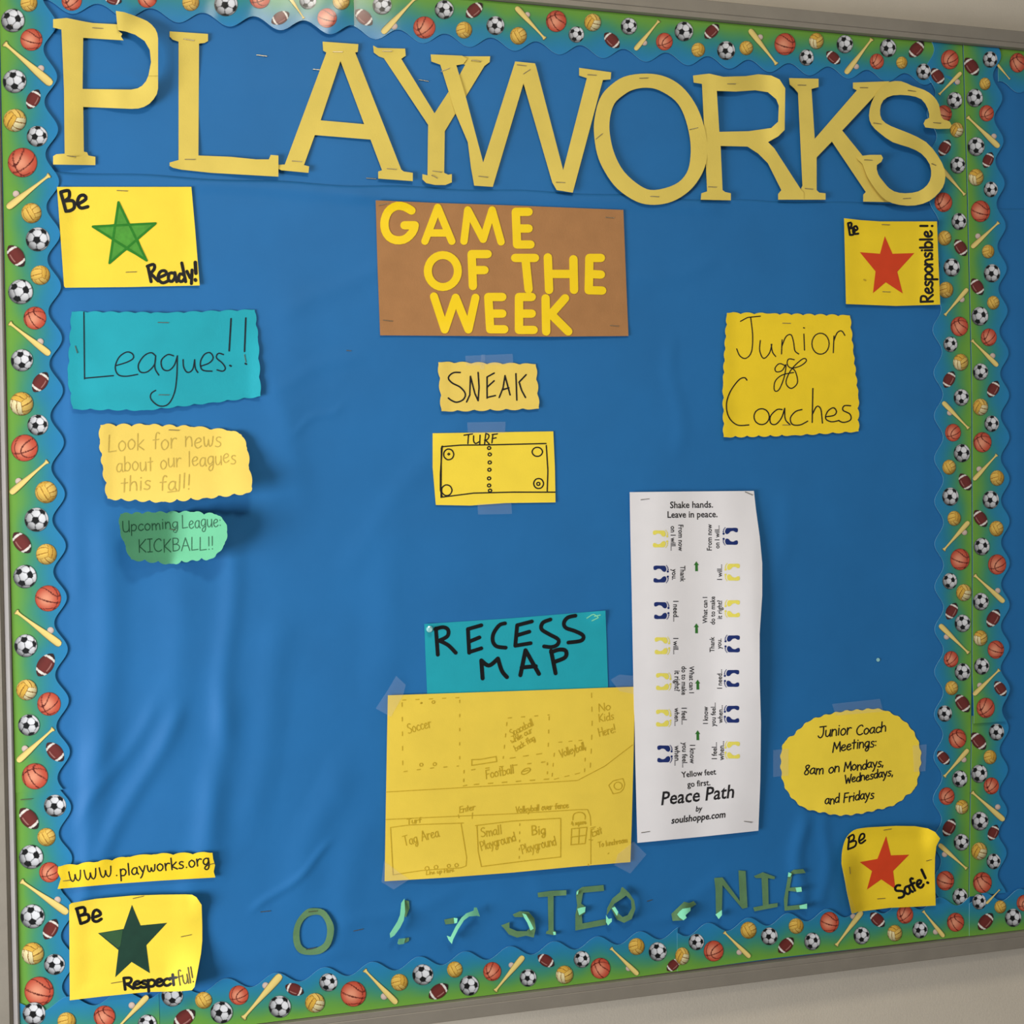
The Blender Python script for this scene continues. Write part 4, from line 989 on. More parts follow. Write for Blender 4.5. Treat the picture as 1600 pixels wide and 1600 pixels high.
for x, y in ((764, 700), (765, 710), (765, 722.5), (764.5, 734), (764, 747.5), (764, 758.5), (765.5, 766.5)): ink('drawn_dot', [circ(x, y, 2.8, 2.6, 8)], 2.0, hf, MAT['pen'], r)
ink('lettering', [Lp((725, 680), (738, 678)), Lp((732, 679), (731, 693)), S((740, 681), (740, 689), (743, 693), (749, 690)), Lp((750, 680), (749.5, 695)), Lp((757, 695), (759, 677)), S((759, 677), (764, 680), (762, 686), (757, 688)), Lp((759, 688), (764.5, 694)), Lp((768.5, 692), (770, 679)), Lp((769, 679), (777, 678)), Lp((769, 685.5), (775, 684))], 2.0, hf, MAT['pen'], r, label='black pen word turf')
tape([[(730, 660), (790, 659), (789, 677), (731, 678)], [(746, 787), (799, 786), (800, 803), (747, 804)]], hf, r)

# ---- Leagues
hf = lift(1, lambda x, y: 0.0018*np.sin((x-110)*.012)**2 + 0.004*sstep(390, 406, x)*sstep(480, 620, y) + 0.003*sstep(610, 640, y) + 0.0015*np.sin(y*.05)*(1-sstep(110, 160, x)))
r = croot('leagues_note', 258, 562, hf, 'teal blue note with the word leagues in thin black pen', 'note')
paper('sheet', [wavy([(112, 487), (260, 489), (398, 484), (403, 530), (407, 619), (330, 629), (225, 641), (114, 639), (106, 590)], 26, 1.8)], hf, MAT['teal'], r, g=9)
ink('lettering', [Lp((131, 488), (132, 592), (132, 591), (177, 587)), S((182, 571), (198, 566), (208, 560), (207, 553), (198, 550), (186, 558), (180, 573), (184, 585), (196, 588), (215, 585)), S((243, 556), (236, 551), (225, 556), (216, 570), (219, 581), (230, 581), (241, 570), (243, 557)), S((243, 557), (242, 575), (248, 586)),
  S((271, 556), (262, 554), (252, 563), (254, 576), (263, 579), (272, 571), (277, 556)), S((277, 556), (276, 590), (272, 615), (262, 632), (248, 634), (236, 624), (236, 615), (243, 610)), S((286, 562), (287, 574), (293, 582), (301, 577), (304, 562)), S((304, 562), (305, 575), (309, 582)), S((314, 572), (327, 567), (333, 559), (328, 551), (319, 554), (313, 566), (316, 578), (331, 580)),
  S((349, 554), (341, 552), (338, 559), (347, 567), (352, 575), (348, 580), (339, 578))], 2.0, hf, MAT['tealpen'], r, label='thin black pen word leagues')
ink('lettering', [Lp((361, 498), (358, 548)), Lp((359, 571), (361, 572)), Lp((384, 497), (382, 549)), Lp((383, 568), (385, 569))], 2.6, hf, MAT['tealpen'], r, label='two exclamation marks')
staples([(255, 504, 0), (256, 617, 0), (119, 546, 75, .7), (383, 560, 80, .8)], hf, r)

# ---- news note
hf = lift(1, lambda x, y: 0.016*sstep(668, 790, y)*sstep(150, 400, x) + 0.007*sstep(690, 785, y) + 0.006*sstep(330, 395, x) + 0.0015*(1-sstep(158, 180, x)))
r = croot('news_note', 275, 722, hf, 'buff yellow note in pencil about news of the leagues this fall, lifting at the bottom', 'note')
paper('sheet', [wavy([(157, 664), (230, 664), (300, 667), (358, 673), (377, 679), (386, 700), (389, 730), (394, 763), (388, 770), (320, 778), (255, 784), (168, 779), (161, 730), (156, 690)], 24, 3.0)], hf, MAT['buff'], r, g=7)
ink('handwriting', hand('Look for news', (169, 706), (345, 696), 26, 0.08, seed=11, jit=.9), 1.5, hf, MAT['pencil'], r, label='pencil line look for news')
ink('handwriting', hand('about our leagues', (182, 738), (368, 723), 23, 0.08, seed=12, jit=.9), 1.5, hf, MAT['pencil'], r, label='pencil line about our leagues')
ink('handwriting', hand('this fall!', (189, 768), (296, 763), 23, 0.08, seed=13, jit=.9) + [Lp((262, 769), (279, 767))], 1.8, hf, MAT['pencil'], r, label='pencil line this fall')
staples([(272, 672, 2)], hf, r)

# ---- kickball note: pinned in the middle, both wings stand away from the board
hf = lift(1, lambda x, y: 0.034*np.clip((268-x)/80, 0, 1.1)**1.1 + 0.036*np.clip((x-272)/85, 0, 1.1)**1.1 + 0.004*sstep(850, 880, y))
r = croot('kickball_note', 268, 838, hf, 'mint green note about the upcoming kickball league, folded outward on both sides', 'note')
paper('sheet', [wavy([(188, 803), (240, 801), (300, 800), (338, 804), (350, 814), (355, 828), (351, 850), (338, 866), (330, 873), (300, 875), (268, 881), (205, 874), (195, 850), (187, 825)], 20, 2.8)], hf, MAT['mint'], r, g=6)
ink('handwriting', hand('Upcoming', (192, 831), (278, 825), 17, 0.03, seed=21, jit=.4), 1.5, hf, MAT['gpencil'], r, label='pencil word upcoming')
ink('handwriting', hand('League:', (285, 826), (345, 822), 20, 0.03, seed=22, jit=.4), 1.5, hf, MAT['gpencil'], r, label='pencil word league')
ink('handwriting', hand('KICKBALL!!', (217, 864), (333, 858), 20, 0.03, seed=23, jit=.5), 1.5, hf, MAT['gpencil'], r, label='pencil word kickball')
staples([(268, 827, 14)], hf, r, eps=0.0008)

# ---- Junior Coaches
hf = lift(1, lambda x, y: 0.002*np.sin((y-490)*.016)**2 + 0.002*(1-sstep(1132, 1150, x)) + 0.002*sstep(650, 684, y))
r = croot('junior_coaches_note', 1235, 586, hf, 'large golden yellow note with junior coaches written in thin pen', 'note')
paper('sheet', [wavy([(1136, 489), (1200, 490), (1328, 493), (1333, 550), (1341, 620), (1341.5, 674), (1240, 680), (1131, 683), (1130, 600)], 19, 1.8)], hf, MAT['golden'], r, g=9)
ink('lettering', [Lp((1157, 502), (1168, 496), (1188, 494)), S((1173, 497), (1176, 525), (1174, 550), (1165, 560), (1156, 556), (1151, 545)), S((1188, 532), (1187, 548), (1193, 560), (1202, 552), (1206, 538)), S((1205, 538), (1207, 550), (1212, 557)), Lp((1222, 531), (1221, 553)), S((1222, 540), (1228, 526), (1236, 523), (1240, 535), (1242, 548), (1248, 553)),
   Lp((1256, 522), (1257, 547)), Lp((1255.5, 512), (1257, 512.5)), circ(1282, 537, 13.5, 16.5, 20), Lp((1303, 525), (1302, 551)), S((1303, 532), (1308, 520), (1315, 517), (1320, 524))], 1.7, hf, MAT['pen'], r, label='thin pen word junior')
ink('flourish', [S((1228, 572), (1218, 568), (1211, 575), (1213, 581), (1222, 579), (1228, 570), (1225, 590), (1217, 609), (1210, 610), (1211, 596), (1222, 586), (1240, 582)), S((1241, 562), (1232, 561), (1230, 569), (1236, 575), (1250, 572), (1260, 564), (1256, 560), (1245, 568), (1234, 581), (1228, 598), (1236, 607), (1246, 598), (1243, 581), (1237, 575))], 1.7, hf, MAT['pen'], r, label='looping pen flourish between the two words')
ink('lettering', [S((1167, 594), (1163, 590), (1154, 594), (1141, 612), (1135, 632), (1139, 652), (1152, 664), (1170, 664)), circ(1190, 651, 12, 12.5, 18), S((1222, 640), (1214, 640), (1204, 650), (1204, 661), (1212, 663), (1221, 653), (1226, 638)), S((1226, 638), (1227, 655), (1234, 663)), S((1253, 640), (1243, 643), (1235, 653), (1238, 663), (1250, 664), (1262, 658)),
   Lp((1270, 607), (1269, 660)), S((1269, 648), (1276, 635), (1282, 638), (1284, 650), (1285, 661)), S((1291, 651), (1303, 649), (1307, 643), (1302, 637), (1293, 643), (1290, 654), (1299, 659), (1311, 657)), S((1329, 634), (1319, 634), (1317, 641), (1328, 647), (1329, 656), (1318, 660), (1310, 657))], 1.9, hf, MAT['pen'], r, label='thin pen word coaches')
staples([(1229, 505, 0), (1229, 664, 0)], hf, r)

# ---- Peace Path poster
hf = lift(4, lambda x, y: 0.010*sstep(1110, 1192, x)*np.sin(np.clip((y-767)/540, 0, 1)*math.pi)**1.2 + 0.002*np.sin((x-985)*.03)**2 + 0.001*np.sin(y*.02))
r = croot('peace_path_poster', 1088, 1040, hf, 'tall white printed peace path poster with yellow and navy footprints', 'poster')
paper('sheet', [[(984, 769), (1070, 768), (1178, 767), (1181, 795), (1187, 838), (1191, 880), (1191, 930), (1187, 990), (1187, 1060), (1189, 1130), (1188, 1220), (1185, 1298), (1100, 1307), (996, 1317), (993, 1200), (990, 1080), (987, 920), (985, 830)]], hf, MAT['white'], r, g=9)
PT = 'printed_text'
def ft(t, a, b, **k): font_text(PT, t, a, b, hf, MAT['print'], r, yscale=1.12, **k)
ft('Shake hands.', (1047, 794), (1114, 793), bold=.014); ft('Leave in peace.', (1043, 809), (1121, 808), bold=.014)
dn = lambda t, x, a, b: ft(t, (x, a), (x, b), bold=.014)      # running down
up_ = lambda t, x, a, b: ft(t, (x, a), (x, b), bold=.014)
for t, x, a, b in (('From now', 1060, 820, 861), ('on I will...', 1048, 822, 860), ('Thank', 1063, 884, 909), ('you.', 1050, 889, 906), ('I need...', 1052, 939, 971), ('I will...', 1052, 997, 1022), ('What can I', 1077, 1041, 1083), ('do to make', 1065, 1041, 1086), ('it right?', 1054, 1048, 1080),
   ('I feel...', 1065, 1106, 1132), ('when...', 1054, 1106, 1134), ('I know', 1078, 1164, 1193), ('you feel...', 1066, 1160, 1199), ('when...', 1054, 1165, 1196)): dn(t, x, a, b)
for t, x, a, b in (('From now', 1112, 860, 819), ('on I will...', 1124, 857, 821), ('I will...', 1128, 906, 882), ('What can I', 1105, 974, 933), ('do to make', 1117, 976, 932), ('it right?', 1128, 967, 938), ('Thank', 1116, 1019, 995), ('you.', 1127, 1014, 998), ('I need...', 1128, 1076, 1046),
   ('I know', 1106, 1131, 1104), ('you feel...', 1118, 1135, 1098), ('when...', 1129, 1130, 1102), ('I feel...', 1120, 1186, 1160), ('when...', 1131, 1188, 1158)): up_(t, x, a, b)
ft('Yellow feet', (1065, 1215), (1119, 1210), bold=.014); ft('go first.', (1074, 1230), (1110, 1227), bold=.014)
ft('Peace Path', (1033, 1258), (1148, 1246), bold=.014, shear=.25); ft('by', (1087, 1268), (1098, 1267), bold=.022, shear=.25); ft('soulshoppe.com', (1049, 1287), (1134, 1277), bold=.022, shear=.25)
def foot(cx, cy, sx, sy):
    """one sole: toes towards +x*sx, arch on the side of sy"""
    sole = catmull([(-12, -1), (-11.2, -3.8), (-7.5, -4.8), (-2, -4.6), (3, -4.6), (7.5, -4.2), (9.6, -1), (9.8, 2.6), (7.6, 5.0), (4, 4.2), (0.5, 1.0), (-4, 0.2), (-8, 2.0), (-11, 1.8)], True, 4)
    out = [np.array([cx+sx*p[0]*0.92, cy+sy*p[1]]) for p in sole]
    toes = []
    for tx, ty, tr in ((12.4, 4.4, 1.9), (12.9, 1.2, 1.15), (12.4, -1.2, 1.05), (11.4, -3.2, .95), (10.0, -4.8, .85)):
        toes.append(np.array([(cx+sx*(tx+tr*math.cos(a))*0.92, cy+sy*(ty+tr*math.sin(a))) for a in np.linspace(0, 2*math.pi, 9)[:-1]]))
    return [np.array(out)] + toes
def feet(cx, cy, right, m):
    s = 1 if right else -1
    fill('footprint_pair', foot(cx, cy-8.5, s, 1) + foot(cx, cy+8.5, s, -1), hf, m, r, g=6, union=True)
for x, y, c in ((1031, 842, 'fyel'), (1032, 897, 'navy'), (1033, 954, 'navy'), (1034, 1009, 'fyel'), (1036, 1065, 'fyel'), (1036, 1122, 'fyel'), (1038, 1178, 'navy')): feet(x, y, True, MAT[c])
for x, y, c in ((1142, 838, 'navy'), (1145, 894, 'fyel'), (1145, 951, 'fyel'), (1145, 1006, 'navy'), (1144, 1060, 'navy'), (1144, 1116, 'navy'), (1145, 1172, 'fyel')): feet(x, y, False, MAT[c])
for x, y in ((1088, 885), (1088, 982), (1090, 1070), (1090, 1149)):
    fill('printed_arrow', [[(x, y-8), (x+4, y-2), (x+2.2, y-2), (x+2.6, y+7.5), (x-1.8, y+7.5), (x-1.8, y-2), (x-4, y-2)]], hf, MAT['arrow'], r, g=6)
staples([(1008, 780, -5), (1170, 771, 22), (1009, 1300, -3), (1169, 1284, 12)], hf, r)

# ---- RECESS MAP
hf = lift(0, lambda x, y: 0.003*(1-sstep(663, 690, x))*(1-sstep(975, 1000, y))*0.6 + 0.003*sstep(915, 946, x)*(1-sstep(955, 985, y)))
r = croot('recess_map_title', 806, 1018, hf, 'teal paper title reading recess map in thick black marker', 'sign')
paper('sheet', [[(663, 975), (800, 966), (946, 954), (948, 1010), (950, 1072), (948, 1084), (668, 1096), (665, 1030)]], hf, MAT['teal'], r, g=9)
ink('lettering', [Lp((681, 982), (684, 1023)), S((680, 983), (692, 980), (700, 984), (699, 994), (686, 1001)), S((686, 1001), (700, 1008), (712, 1020)), Lp((752, 977), (731, 983), (733, 1020)), Lp((732, 1003), (749, 996)), Lp((733, 1019), (752, 1013)),
   S((789, 974), (780, 977), (771, 990), (770, 1002), (776, 1010), (790, 1012)), Lp((831, 971), (808, 977), (805, 1009), (829, 1005)), Lp((807, 993), (827, 987)), S((860, 968), (848, 973), (846, 983), (858, 991), (872, 999), (871, 1007), (862, 1011), (850, 1010)), S((899, 962), (887, 965), (881, 973), (884, 981), (898, 986), (911, 993), (908, 1001), (888, 1004))], 6.0, hf, MAT['marker'], r, label='thick black marker word recess')
ink('lettering', [Lp((754, 1060), (752, 1032)), S((752, 1032), (764, 1040), (778, 1029)), S((778, 1029), (784, 1048), (792, 1058)), Lp((813, 1055), (821, 1016), (842, 1053)), Lp((815, 1043), (837, 1041)), Lp((861, 1017), (868, 1052)), S((861, 1019), (874, 1015), (884, 1017), (883, 1027), (867, 1034))], 6.4, hf, MAT['marker'], r, label='thick black marker word map')
for cx, cy in ((671, 983), (929, 964)):
    n_ = 12; c0 = P3(np.array(cx*1.), np.array(cy*1.), float(hf(np.array(cx*1.), np.array(cy*1.))))
    vv = []; 
    for rad, hh in ((0.0042, 0.0004), (0.0042, 0.0012), (0.0026, 0.0020), (0.0020, 0.0050), (0.0030, 0.0062), (0.0026, 0.0072)):
        vv += [(c0[0]+rad*math.cos(2*math.pi*i/n_), c0[1]-hh, c0[2]+rad*math.sin(2*math.pi*i/n_)) for i in range(n_)]
    ff = [(k*n_+i, k*n_+(i+1) % n_, (k+1)*n_+(i+1) % n_, (k+1)*n_+i) for k in range(5) for i in range(n_)] + [tuple(range(5*n_, 6*n_)), tuple(range(n_-1, -1, -1))]
    if cx < 800: mesh_obj('push_pin', vv, ff, MAT['gum'], r, smooth=False, label='clear plastic push pin')
    else: ink('pencil_scribble', [S((cx-12, cy+2), (cx-2, cy-4), (cx+5, cy)), S((cx-4, cy+6), (cx+6, cy+1)), Lp((cx, cy-1), (cx+9, cy-3))], 1.6, hf, MAT['mintlit'], r, label='pale scuffed corner')

hf = lift(2, lambda x, y: 0.0045*sstep(1330, 1380, y)*sstep(620, 700, x)*(1-sstep(940, 985, x)) + 0.0012*np.sin(x*.012)**2*sstep(1100, 1150, y) + 0.001)
r = croot('recess_map', 797, 1230, hf, 'large yellow sheet with a faint pencil map of the playground', 'map')
paper('sheet', [[(606, 1086.5), (800, 1080), (992, 1073), (990, 1180), (987, 1290), (985, 1347), (900, 1354), (800, 1363.5), (700, 1371), (601, 1377), (603, 1250)]], hf, MAT['mapyel'], r, g=10)
PC = MAT['pencil2']
def dash(pts, on=6.5, off=15):
    p = resample(np.array(pts, float), 1.0); out = []; i = 2
    while i < len(p)-2:
        out.append(p[i:min(len(p), i+int(on))]); i += int(on+off)
    return out
ink('pencil_field', dash([(627, 1094), (718, 1090)]) + dash([(628, 1096), (629, 1196)], 7, 16) + dash([(718, 1092), (718, 1196)], 5, 17) + dash([(629, 1206), (650, 1203), (675, 1200), (716, 1197)], 6, 15) + [circ(658, 1098.5, 1.3), circ(677, 1097, 2.4), circ(658, 1195, 2.6), circ(679, 1194, 2.6)], 1.3, hf, PC, r, label='dashed pencil soccer field')
ink('handwriting', hand('Soccer', (638, 1146), (674, 1136), 15, .1, seed=31), 1.3, hf, PC, r, label='pencil word soccer')
ink('pencil_field', dash([(792, 1122), (858, 1117)]) + dash([(858, 1118), (856, 1176)]) + dash([(792, 1127), (786, 1185)], 6, 12) + dash([(795, 1185), (856, 1176)], 9, 12), 1.4, hf, PC, r, label='dashed pencil court for the middle ball game')
ink('handwriting', hand('Spaceball', (799, 1151), (834, 1133), 11, .1, gap=.6, seed=32), 1.2, hf, PC, r, label='pencil court name')
ink('handwriting', hand('while our', (800, 1162), (832, 1144), 9, .1, gap=.6, seed=33), 1.2, hf, PC, r)
ink('handwriting', hand('back flag', (806, 1174), (836, 1156), 9, .1, gap=.6, seed=34), 1.2, hf, PC, r)
ink('pencil_box', [Lp((737, 1187), (751, 1186.5), (775, 1182), (776, 1190), (737, 1196), (737, 1187))], 1.5, hf, PC, r, label='small pencil rectangle')
ink('pencil_field', dash([(725, 1202), (724, 1227)], 5, 9) + [Lp((724, 1228), (729, 1227))] + dash([(739, 1226), (860, 1217)], 8, 14) + dash([(735, 1203), (856, 1190)], 6, 16) + dash([(855, 1190), (855, 1218)], 4, 10), 1.6, hf, PC, r, label='dashed pencil football field')
ink('handwriting', hand('Football', (760, 1217), (803, 1208), 13, .1, gap=.9, seed=35), 1.5, hf, PC, r, label='pencil word football')
ink('drawn_ball', [np.array([(821.5+7*math.cos(a)-1.5*math.sin(a), 1205+4.6*math.sin(a)-2*math.cos(a)) for a in np.linspace(0, 6.3, 18)]), Lp((818, 1205.5), (825, 1203.5))], 1.7, hf, PC, r, label='pencil drawn football')
ink('pencil_field', dash([(871, 1160), (916, 1156)], 6, 10) + dash([(866, 1175), (862, 1216)], 6, 10) + dash([(915, 1166), (913, 1207)], 6, 11) + dash([(864, 1218), (913, 1206)], 8, 9), 1.2, hf, PC, r, label='dashed pencil volleyball court')
ink('handwriting', hand('Volleyball', (876, 1184), (914, 1171), 12, .1, gap=.7, seed=36), 1.4, hf, PC, r, label='pencil word volleyball')
ink('pencil_line', dash([(924, 1081), (925, 1125), (924, 1165), (922, 1200)], 8, 14), 1.2, hf, PC, r)
for i, (t, a, b, s) in enumerate((('No', (936, 1112), (954, 1109), 12), ('Kids', (936, 1128), (959, 1124), 12), ('Here!', (937, 1151), (962, 1144), 13))):
    ink('handwriting', hand(t, a, b, s, .08, seed=40+i), 1.3, hf, PC, r, label='pencil word of the no kids here notice')
ink('pencil_line', [Lp((604, 1237.5), (700, 1232), (800, 1226), (902, 1219.5), (945, 1197), (988, 1164))], 1.1, hf, PC, r)
ink('drawn_hexagon', [Lp((951, 1227), (958, 1220), (973, 1216.5), (976, 1225), (974, 1233), (969, 1238), (958, 1240.5), (951, 1227)), np.array([(965.5+6.5*math.cos(a), 1228+6*math.sin(a)) for a in np.linspace(0, 6.3, 16)])], 1.2, hf, PC, r, label='pencil hexagon with a ring inside')
ink('pencil_line', [Lp((603, 1280.5), (700, 1276), (800, 1271.5), (905, 1265), (918, 1265), (922, 1275), (923, 1290)), dash([(923, 1294), (923, 1350)], 30, 4)[0], Lp((919, 1350), (919.5, 1353)), Lp((716, 1273), (717, 1278)), Lp((738, 1270), (737.5, 1279)), Lp((922, 1294), (930, 1292)), Lp((920, 1312), (926, 1312.5)), Lp((923, 1313), (923, 1350))], 1.1, hf, PC, r)
ink('handwriting', hand('Enter', (718, 1270), (742, 1265), 9, .2, gap=.8, seed=50), 1.4, hf, PC, r, label='pencil word enter')
ink('handwriting', hand('Turf', (636, 1288), (658, 1285), 8, .1, gap=1, seed=51), 1.5, hf, PC, r, label='pencil word turf')
ink('pencil_box', [Lp((610, 1293), (640, 1289), (724, 1286)), Lp((610, 1293), (614, 1367), (660, 1360), (720, 1356)), Lp((720, 1286), (729, 1340), (728, 1353), (720, 1356))], 1.2, hf, PC, r, label='pencil outline of the tag area')
ink('handwriting', hand('Tag Area', (632, 1322), (686, 1307), 15, .06, seed=52), 1.4, hf, PC, r, label='pencil words tag area')
ink('handwriting', [circ(667, 1357, 3.2), circ(681, 1355, 3), circ(701, 1353, 2.6), circ(713, 1352, 2.8)] + hand('Line up Here', (666, 1367), (709, 1362), 6, .1, gap=.8, seed=53), 1.2, hf, PC, r, label='pencil line up here note with four circles')
ink('pencil_box', [Lp((743, 1290), (800, 1283), (874, 1278.5), (876, 1279), (876, 1339), (830, 1344), (752, 1354), (747, 1330), (745, 1290))] + dash([(812, 1285), (811, 1345)], 4, 9), 1.4, hf, PC, r, label='pencil outline of the two playgrounds')
ink('handwriting', hand('Small', (752, 1308), (784, 1303), 14, .05, seed=54), 1.5, hf, PC, r, label='pencil word small')
ink('handwriting', hand('Playground', (752, 1329), (806, 1314), 14, .05, gap=1, seed=55), 1.4, hf, PC, r, label='pencil word playground on the left')
ink('handwriting', hand('Big', (831, 1305), (852, 1303), 14, .05, seed=56), 2.0, hf, PC, r, label='pencil word big')
ink('handwriting', hand('Playground', (816, 1334), (869, 1320), 14, .05, gap=1, seed=57), 1.4, hf, PC, r, label='pencil word playground on the right')
ink('handwriting', hand('Volleyball over fence', (806, 1270), (888, 1262), 9, .1, gap=.8, seed=58), 1.5, hf, PC, r, label='pencil words volleyball over fence')
ink('pencil_box', [S((895, 1281), (896, 1273), (902, 1269.5), (910, 1270), (914, 1274), (914, 1280)), Lp((893, 1295), (917, 1292.5), (914, 1318), (892, 1320), (893, 1295)), Lp((905, 1294), (904, 1318)), Lp((892, 1308), (916, 1305))], 1.5, hf, PC, r, label='pencil four square grid')
ink('handwriting', hand('4 square', (893, 1290), (916, 1287), 6, .0, gap=.6, seed=59), 1.5, hf, PC, r, label='pencil words four square')
ink('handwriting', hand('Exit', (926, 1307), (941, 1302), 11, .1, gap=1, seed=60), 1.5, hf, PC, r, label='pencil word exit')
ink('handwriting', hand('To lunchroom', (935, 1324), (980, 1316), 8, .1, gap=.8, seed=61) + [Lp((950, 1334), (951, 1333))], 1.3, hf, PC, r, label='pencil words to lunchroom')
tape([[(619, 1056), (634, 1070), (630, 1086), (611, 1120), (587, 1107), (606, 1078)], [(954, 1062), (968, 1054), (990, 1056), (992, 1085), (968, 1080)], [(600, 1345), (622, 1362), (640, 1374), (615, 1390), (596, 1378)], [(965, 1335), (990, 1315), (1010, 1335), (985, 1365), (960, 1352)]], hf, r)

# ---- web address strip
hf = lift(5, lambda x, y: 0.002*(1-sstep(92, 110, x)) + 0.001*np.sin(x*.03)**2)
r = croot('web_address_note', 213, 1361, hf, 'narrow yellow strip with a handwritten web address', 'note')
paper('sheet', [wavy([(91, 1354), (150, 1347), (200, 1339), (240, 1335), (332, 1332.5)], 27, 2.2, edges=[0, 1, 2, 3]).tolist() + [(333, 1342), (336, 1352), (334, 1362), (336.5, 1371), (250, 1376), (180, 1381), (90, 1389), (95, 1373), (90, 1363)]], hf, MAT['golden'], r, g=7)
ink('handwriting', hand('www.', (109, 1379), (184, 1368), 27, .03, gap=1.8, seed=70), 1.9, hf, MAT['pen'], r, label='black pen letters www')
ink('handwriting', hand('playworks.org', (188, 1369), (327, 1351), 18, .03, gap=1.5, seed=71), 2.1, hf, MAT['pen'], r, label='black pen web name')
staples([(103, 1376, 0), (330, 1350, -8, .7)], hf, r)

# ---- Junior Coach meetings cloud
cl = catmull([(1221, 1190), (1222, 1172), (1225, 1160), (1240, 1150), (1250, 1140), (1265, 1127), (1290, 1118.5), (1320, 1112), (1350, 1110), (1370, 1108), (1385, 1112), (1405, 1122), (1420, 1135), (1430, 1150), (1437, 1170), (1438, 1190), (1434, 1210), (1431, 1230), (1420, 1238), (1405, 1252), (1392, 1259), (1370, 1264), (1345, 1270), (1310, 1273), (1285, 1268), (1262, 1264), (1245, 1253), (1230, 1235), (1223, 1215)], True, 3)
hf = lift(1, lambda x, y: 0.0015*sstep(1240, 1272, y) + 0.0008*np.sin(x*.03))
r = croot('meetings_note', 1330, 1190, hf, 'oval scalloped yellow note listing junior coach meeting times', 'note')
cc = resample(np.vstack([cl, cl[:1]]), 17.0)[:-1]
paper('sheet', [wavy(cc, 17, 3.2)], hf, MAT['yellow'], r, g=7)
for i, (t, a, b, s) in enumerate((('Junior', (1278, 1153), (1329, 1147), 17), ('Coach', (1338, 1149), (1384, 1143), 15), ('Meetings:', (1301, 1175), (1369, 1166), 15), ('8am on', (1256, 1211), (1311, 1206), 15), ('Mondays,', (1319, 1206), (1380, 1197), 14), ('Wednesdays,', (1320, 1224), (1395, 1212), 13), ('and Fridays', (1289, 1257), (1365, 1247), 14))):
    ink('handwriting', hand(t, a, b, s, .22, gap=1.1, jit=.6, seed=80+i), 2.0, hf, MAT['pen'], r, label='black pen words ' + t.replace(':', '').replace(',', '').lower())
tape([[(1300, 1100), (1375, 1092), (1380, 1112), (1306, 1118)], [(1426, 1165), (1448, 1163), (1446, 1205), (1428, 1206)], [(1208, 1172), (1232, 1170), (1232, 1212), (1208, 1214)]], hf, r)

# ---- remains of green cut-out letters along the bottom
GG = 'remains of faded green cut-out letters'
def green(cx, cy, label, back, flaps, layer=1, extra=None, st=()):
    hf = lift(layer, extra)
    r = croot('green_cutout_letter', cx, cy, hf, label, 'letter', GG)
    for P in back:
        P = P if isinstance(P, list) and isinstance(P[0], (list, np.ndarray)) else [P]
        paper('faded_face', P, hf, MAT['fgreen'], r, g=5, label='faded dull green paper')
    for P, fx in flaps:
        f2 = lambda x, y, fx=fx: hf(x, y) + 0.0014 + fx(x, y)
        paper('curled_flap', [P], f2, MAT['mintlit'], r, g=4, label='curled-out flap coloured in a lit mint tone')  # same green paper as the face, with its lit look painted in
    if st: staples(st, hf, r)
green(489, 1455, 'faded green paper letter O, leftmost on the bottom row', [[catmull([(478, 1422), (490, 1419), (506, 1422), (517, 1436), (522, 1452), (517, 1475), (505, 1488), (490, 1492), (470, 1490), (460, 1478), (458, 1458), (464, 1438)], True, 3), catmull([(484, 1431), (500, 1430), (509, 1442), (511, 1458), (506, 1474), (492, 1482), (480, 1483), (470, 1475), (468, 1455), (473, 1440)], True, 3)]], [], 1, lambda x, y: 0.002*sstep(495, 520, x), [(489, 1424, 0, .9), (486, 1482, -5)])
up1 = lambda x0, x1, a: (lambda x, y: a*sstep(x0, x1, x))
dn1 = lambda x0, x1, a: (lambda x, y: a*(1-sstep(x0, x1, x)))
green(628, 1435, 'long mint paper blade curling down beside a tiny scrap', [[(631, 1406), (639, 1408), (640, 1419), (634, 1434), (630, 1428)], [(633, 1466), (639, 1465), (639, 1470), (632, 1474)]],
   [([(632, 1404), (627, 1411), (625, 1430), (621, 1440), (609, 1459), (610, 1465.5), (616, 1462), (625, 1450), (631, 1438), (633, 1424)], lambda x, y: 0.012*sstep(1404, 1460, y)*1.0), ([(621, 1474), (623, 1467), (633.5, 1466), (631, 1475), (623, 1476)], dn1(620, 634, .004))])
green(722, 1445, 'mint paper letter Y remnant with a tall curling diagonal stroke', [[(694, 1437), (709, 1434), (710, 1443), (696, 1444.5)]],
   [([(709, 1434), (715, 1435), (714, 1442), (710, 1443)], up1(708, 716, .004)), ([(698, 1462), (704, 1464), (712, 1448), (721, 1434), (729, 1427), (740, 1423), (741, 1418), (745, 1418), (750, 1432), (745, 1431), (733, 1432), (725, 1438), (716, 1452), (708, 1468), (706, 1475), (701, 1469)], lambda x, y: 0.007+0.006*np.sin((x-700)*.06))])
green(812, 1445, 'faded green curled letter fragment shaped like a lowercase a', [[(783, 1446), (796, 1441), (796, 1450), (808, 1455), (823, 1455), (828, 1450), (826, 1441), (818, 1433), (804, 1433), (801, 1429), (812, 1424), (826, 1425), (835, 1435), (837, 1451), (834, 1465), (822, 1462), (808, 1465), (795, 1460), (788, 1451)]],
   [([(816, 1427), (822, 1429), (829, 1441), (834, 1451), (829, 1454), (824, 1442), (819, 1434)], lambda x, y: 0.001+0.006*sstep(815, 835, x))], 1, lambda x, y: 0.003*sstep(1440, 1425, y)*0+0.002)
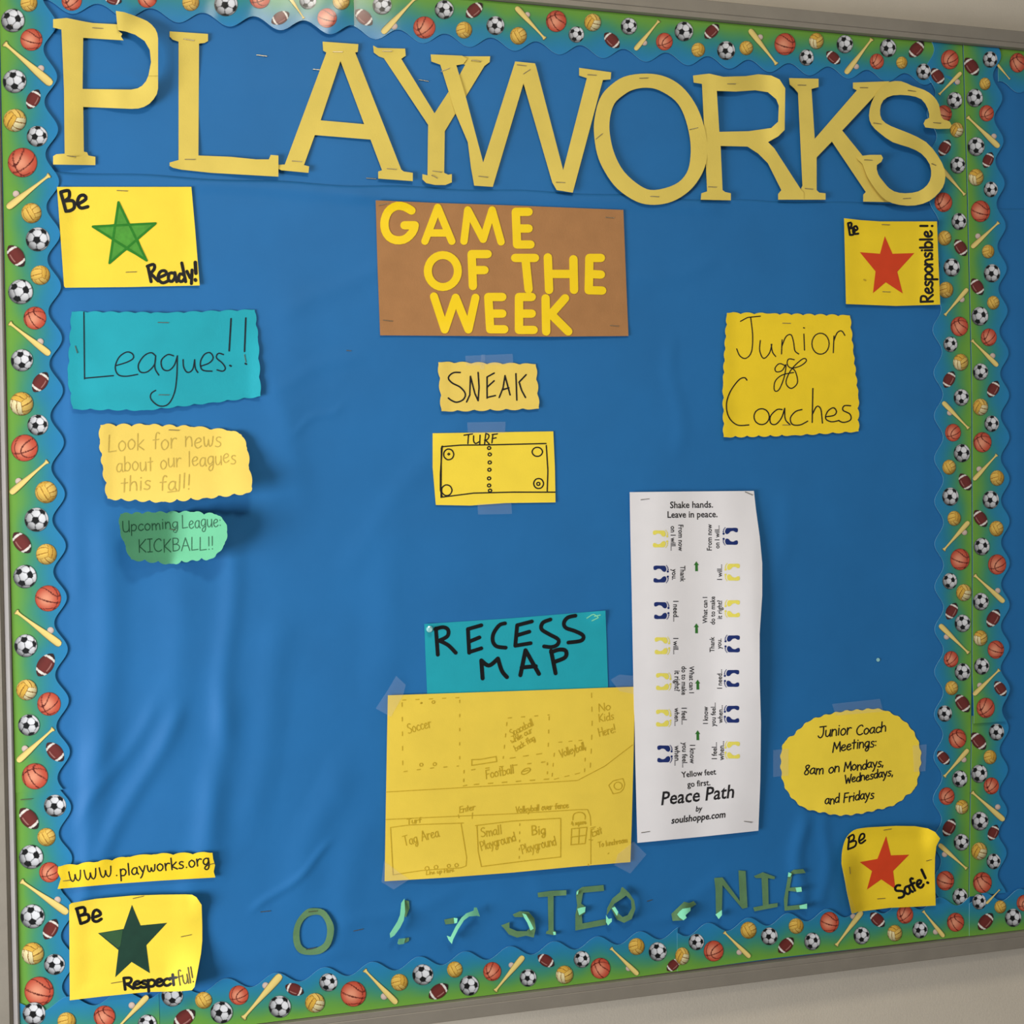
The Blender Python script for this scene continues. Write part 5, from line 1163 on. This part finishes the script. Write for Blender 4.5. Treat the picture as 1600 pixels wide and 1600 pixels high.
green(863, 1425, 'faded green paper letter T on the bottom row', [[(840, 1395), (861, 1392), (885, 1391), (885, 1399), (865, 1400), (865, 1454), (869, 1456), (869, 1461), (864, 1461), (853, 1459), (854, 1455), (857, 1454), (856, 1401), (841, 1402)]],
   [([(864, 1456), (868, 1456), (868.5, 1460.5), (865, 1461)], up1(862, 869, .002))], 1, lambda x, y: 0.002*sstep(875, 886, x))
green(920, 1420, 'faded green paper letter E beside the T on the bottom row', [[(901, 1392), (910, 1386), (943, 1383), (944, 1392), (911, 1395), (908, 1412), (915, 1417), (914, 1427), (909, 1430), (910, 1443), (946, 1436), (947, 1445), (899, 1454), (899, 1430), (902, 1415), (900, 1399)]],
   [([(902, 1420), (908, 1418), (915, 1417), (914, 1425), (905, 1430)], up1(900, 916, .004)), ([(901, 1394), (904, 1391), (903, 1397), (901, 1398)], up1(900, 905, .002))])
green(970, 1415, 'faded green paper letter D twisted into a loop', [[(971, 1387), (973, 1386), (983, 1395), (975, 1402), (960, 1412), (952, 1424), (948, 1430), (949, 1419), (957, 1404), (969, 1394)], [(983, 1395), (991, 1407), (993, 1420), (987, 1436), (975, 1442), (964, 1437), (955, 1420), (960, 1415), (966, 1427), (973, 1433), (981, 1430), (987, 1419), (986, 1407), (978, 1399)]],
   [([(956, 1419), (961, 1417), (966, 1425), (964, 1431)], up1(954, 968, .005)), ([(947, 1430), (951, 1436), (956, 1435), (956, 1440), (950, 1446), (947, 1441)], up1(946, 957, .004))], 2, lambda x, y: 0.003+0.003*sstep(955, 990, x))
green(1068, 1424, 'crumpled green paper scrap between the letters', [[(1049, 1428), (1069, 1409), (1077, 1411), (1084, 1408), (1088, 1413), (1080, 1418), (1071, 1431), (1067, 1438), (1051, 1439)]],
   [([(1058, 1429), (1062, 1424), (1067, 1420), (1079, 1418), (1079, 1423), (1071, 1430), (1073, 1434), (1068, 1438), (1062, 1434)], up1(1055, 1080, .008))], 2, lambda x, y: .004*np.sin((x-1049)*.08)**2)
green(1142, 1398, 'faded green paper letter N on the bottom row', [[(1116, 1372), (1129, 1371), (1156, 1408), (1154, 1360), (1165, 1361), (1168, 1418), (1160, 1420), (1129, 1383), (1128, 1421), (1119, 1431), (1118, 1389)]],
   [([(1118, 1429), (1128, 1422), (1128, 1430), (1123, 1436)], up1(1116, 1130, .005))])
green(1196, 1394, 'faded green paper letter I on the bottom row', [[(1178, 1369), (1192, 1363), (1211, 1370), (1210, 1374), (1200, 1372), (1201, 1413), (1215, 1411), (1215, 1417), (1179, 1424), (1177, 1418), (1192, 1415), (1190, 1372), (1181, 1372)]], [])
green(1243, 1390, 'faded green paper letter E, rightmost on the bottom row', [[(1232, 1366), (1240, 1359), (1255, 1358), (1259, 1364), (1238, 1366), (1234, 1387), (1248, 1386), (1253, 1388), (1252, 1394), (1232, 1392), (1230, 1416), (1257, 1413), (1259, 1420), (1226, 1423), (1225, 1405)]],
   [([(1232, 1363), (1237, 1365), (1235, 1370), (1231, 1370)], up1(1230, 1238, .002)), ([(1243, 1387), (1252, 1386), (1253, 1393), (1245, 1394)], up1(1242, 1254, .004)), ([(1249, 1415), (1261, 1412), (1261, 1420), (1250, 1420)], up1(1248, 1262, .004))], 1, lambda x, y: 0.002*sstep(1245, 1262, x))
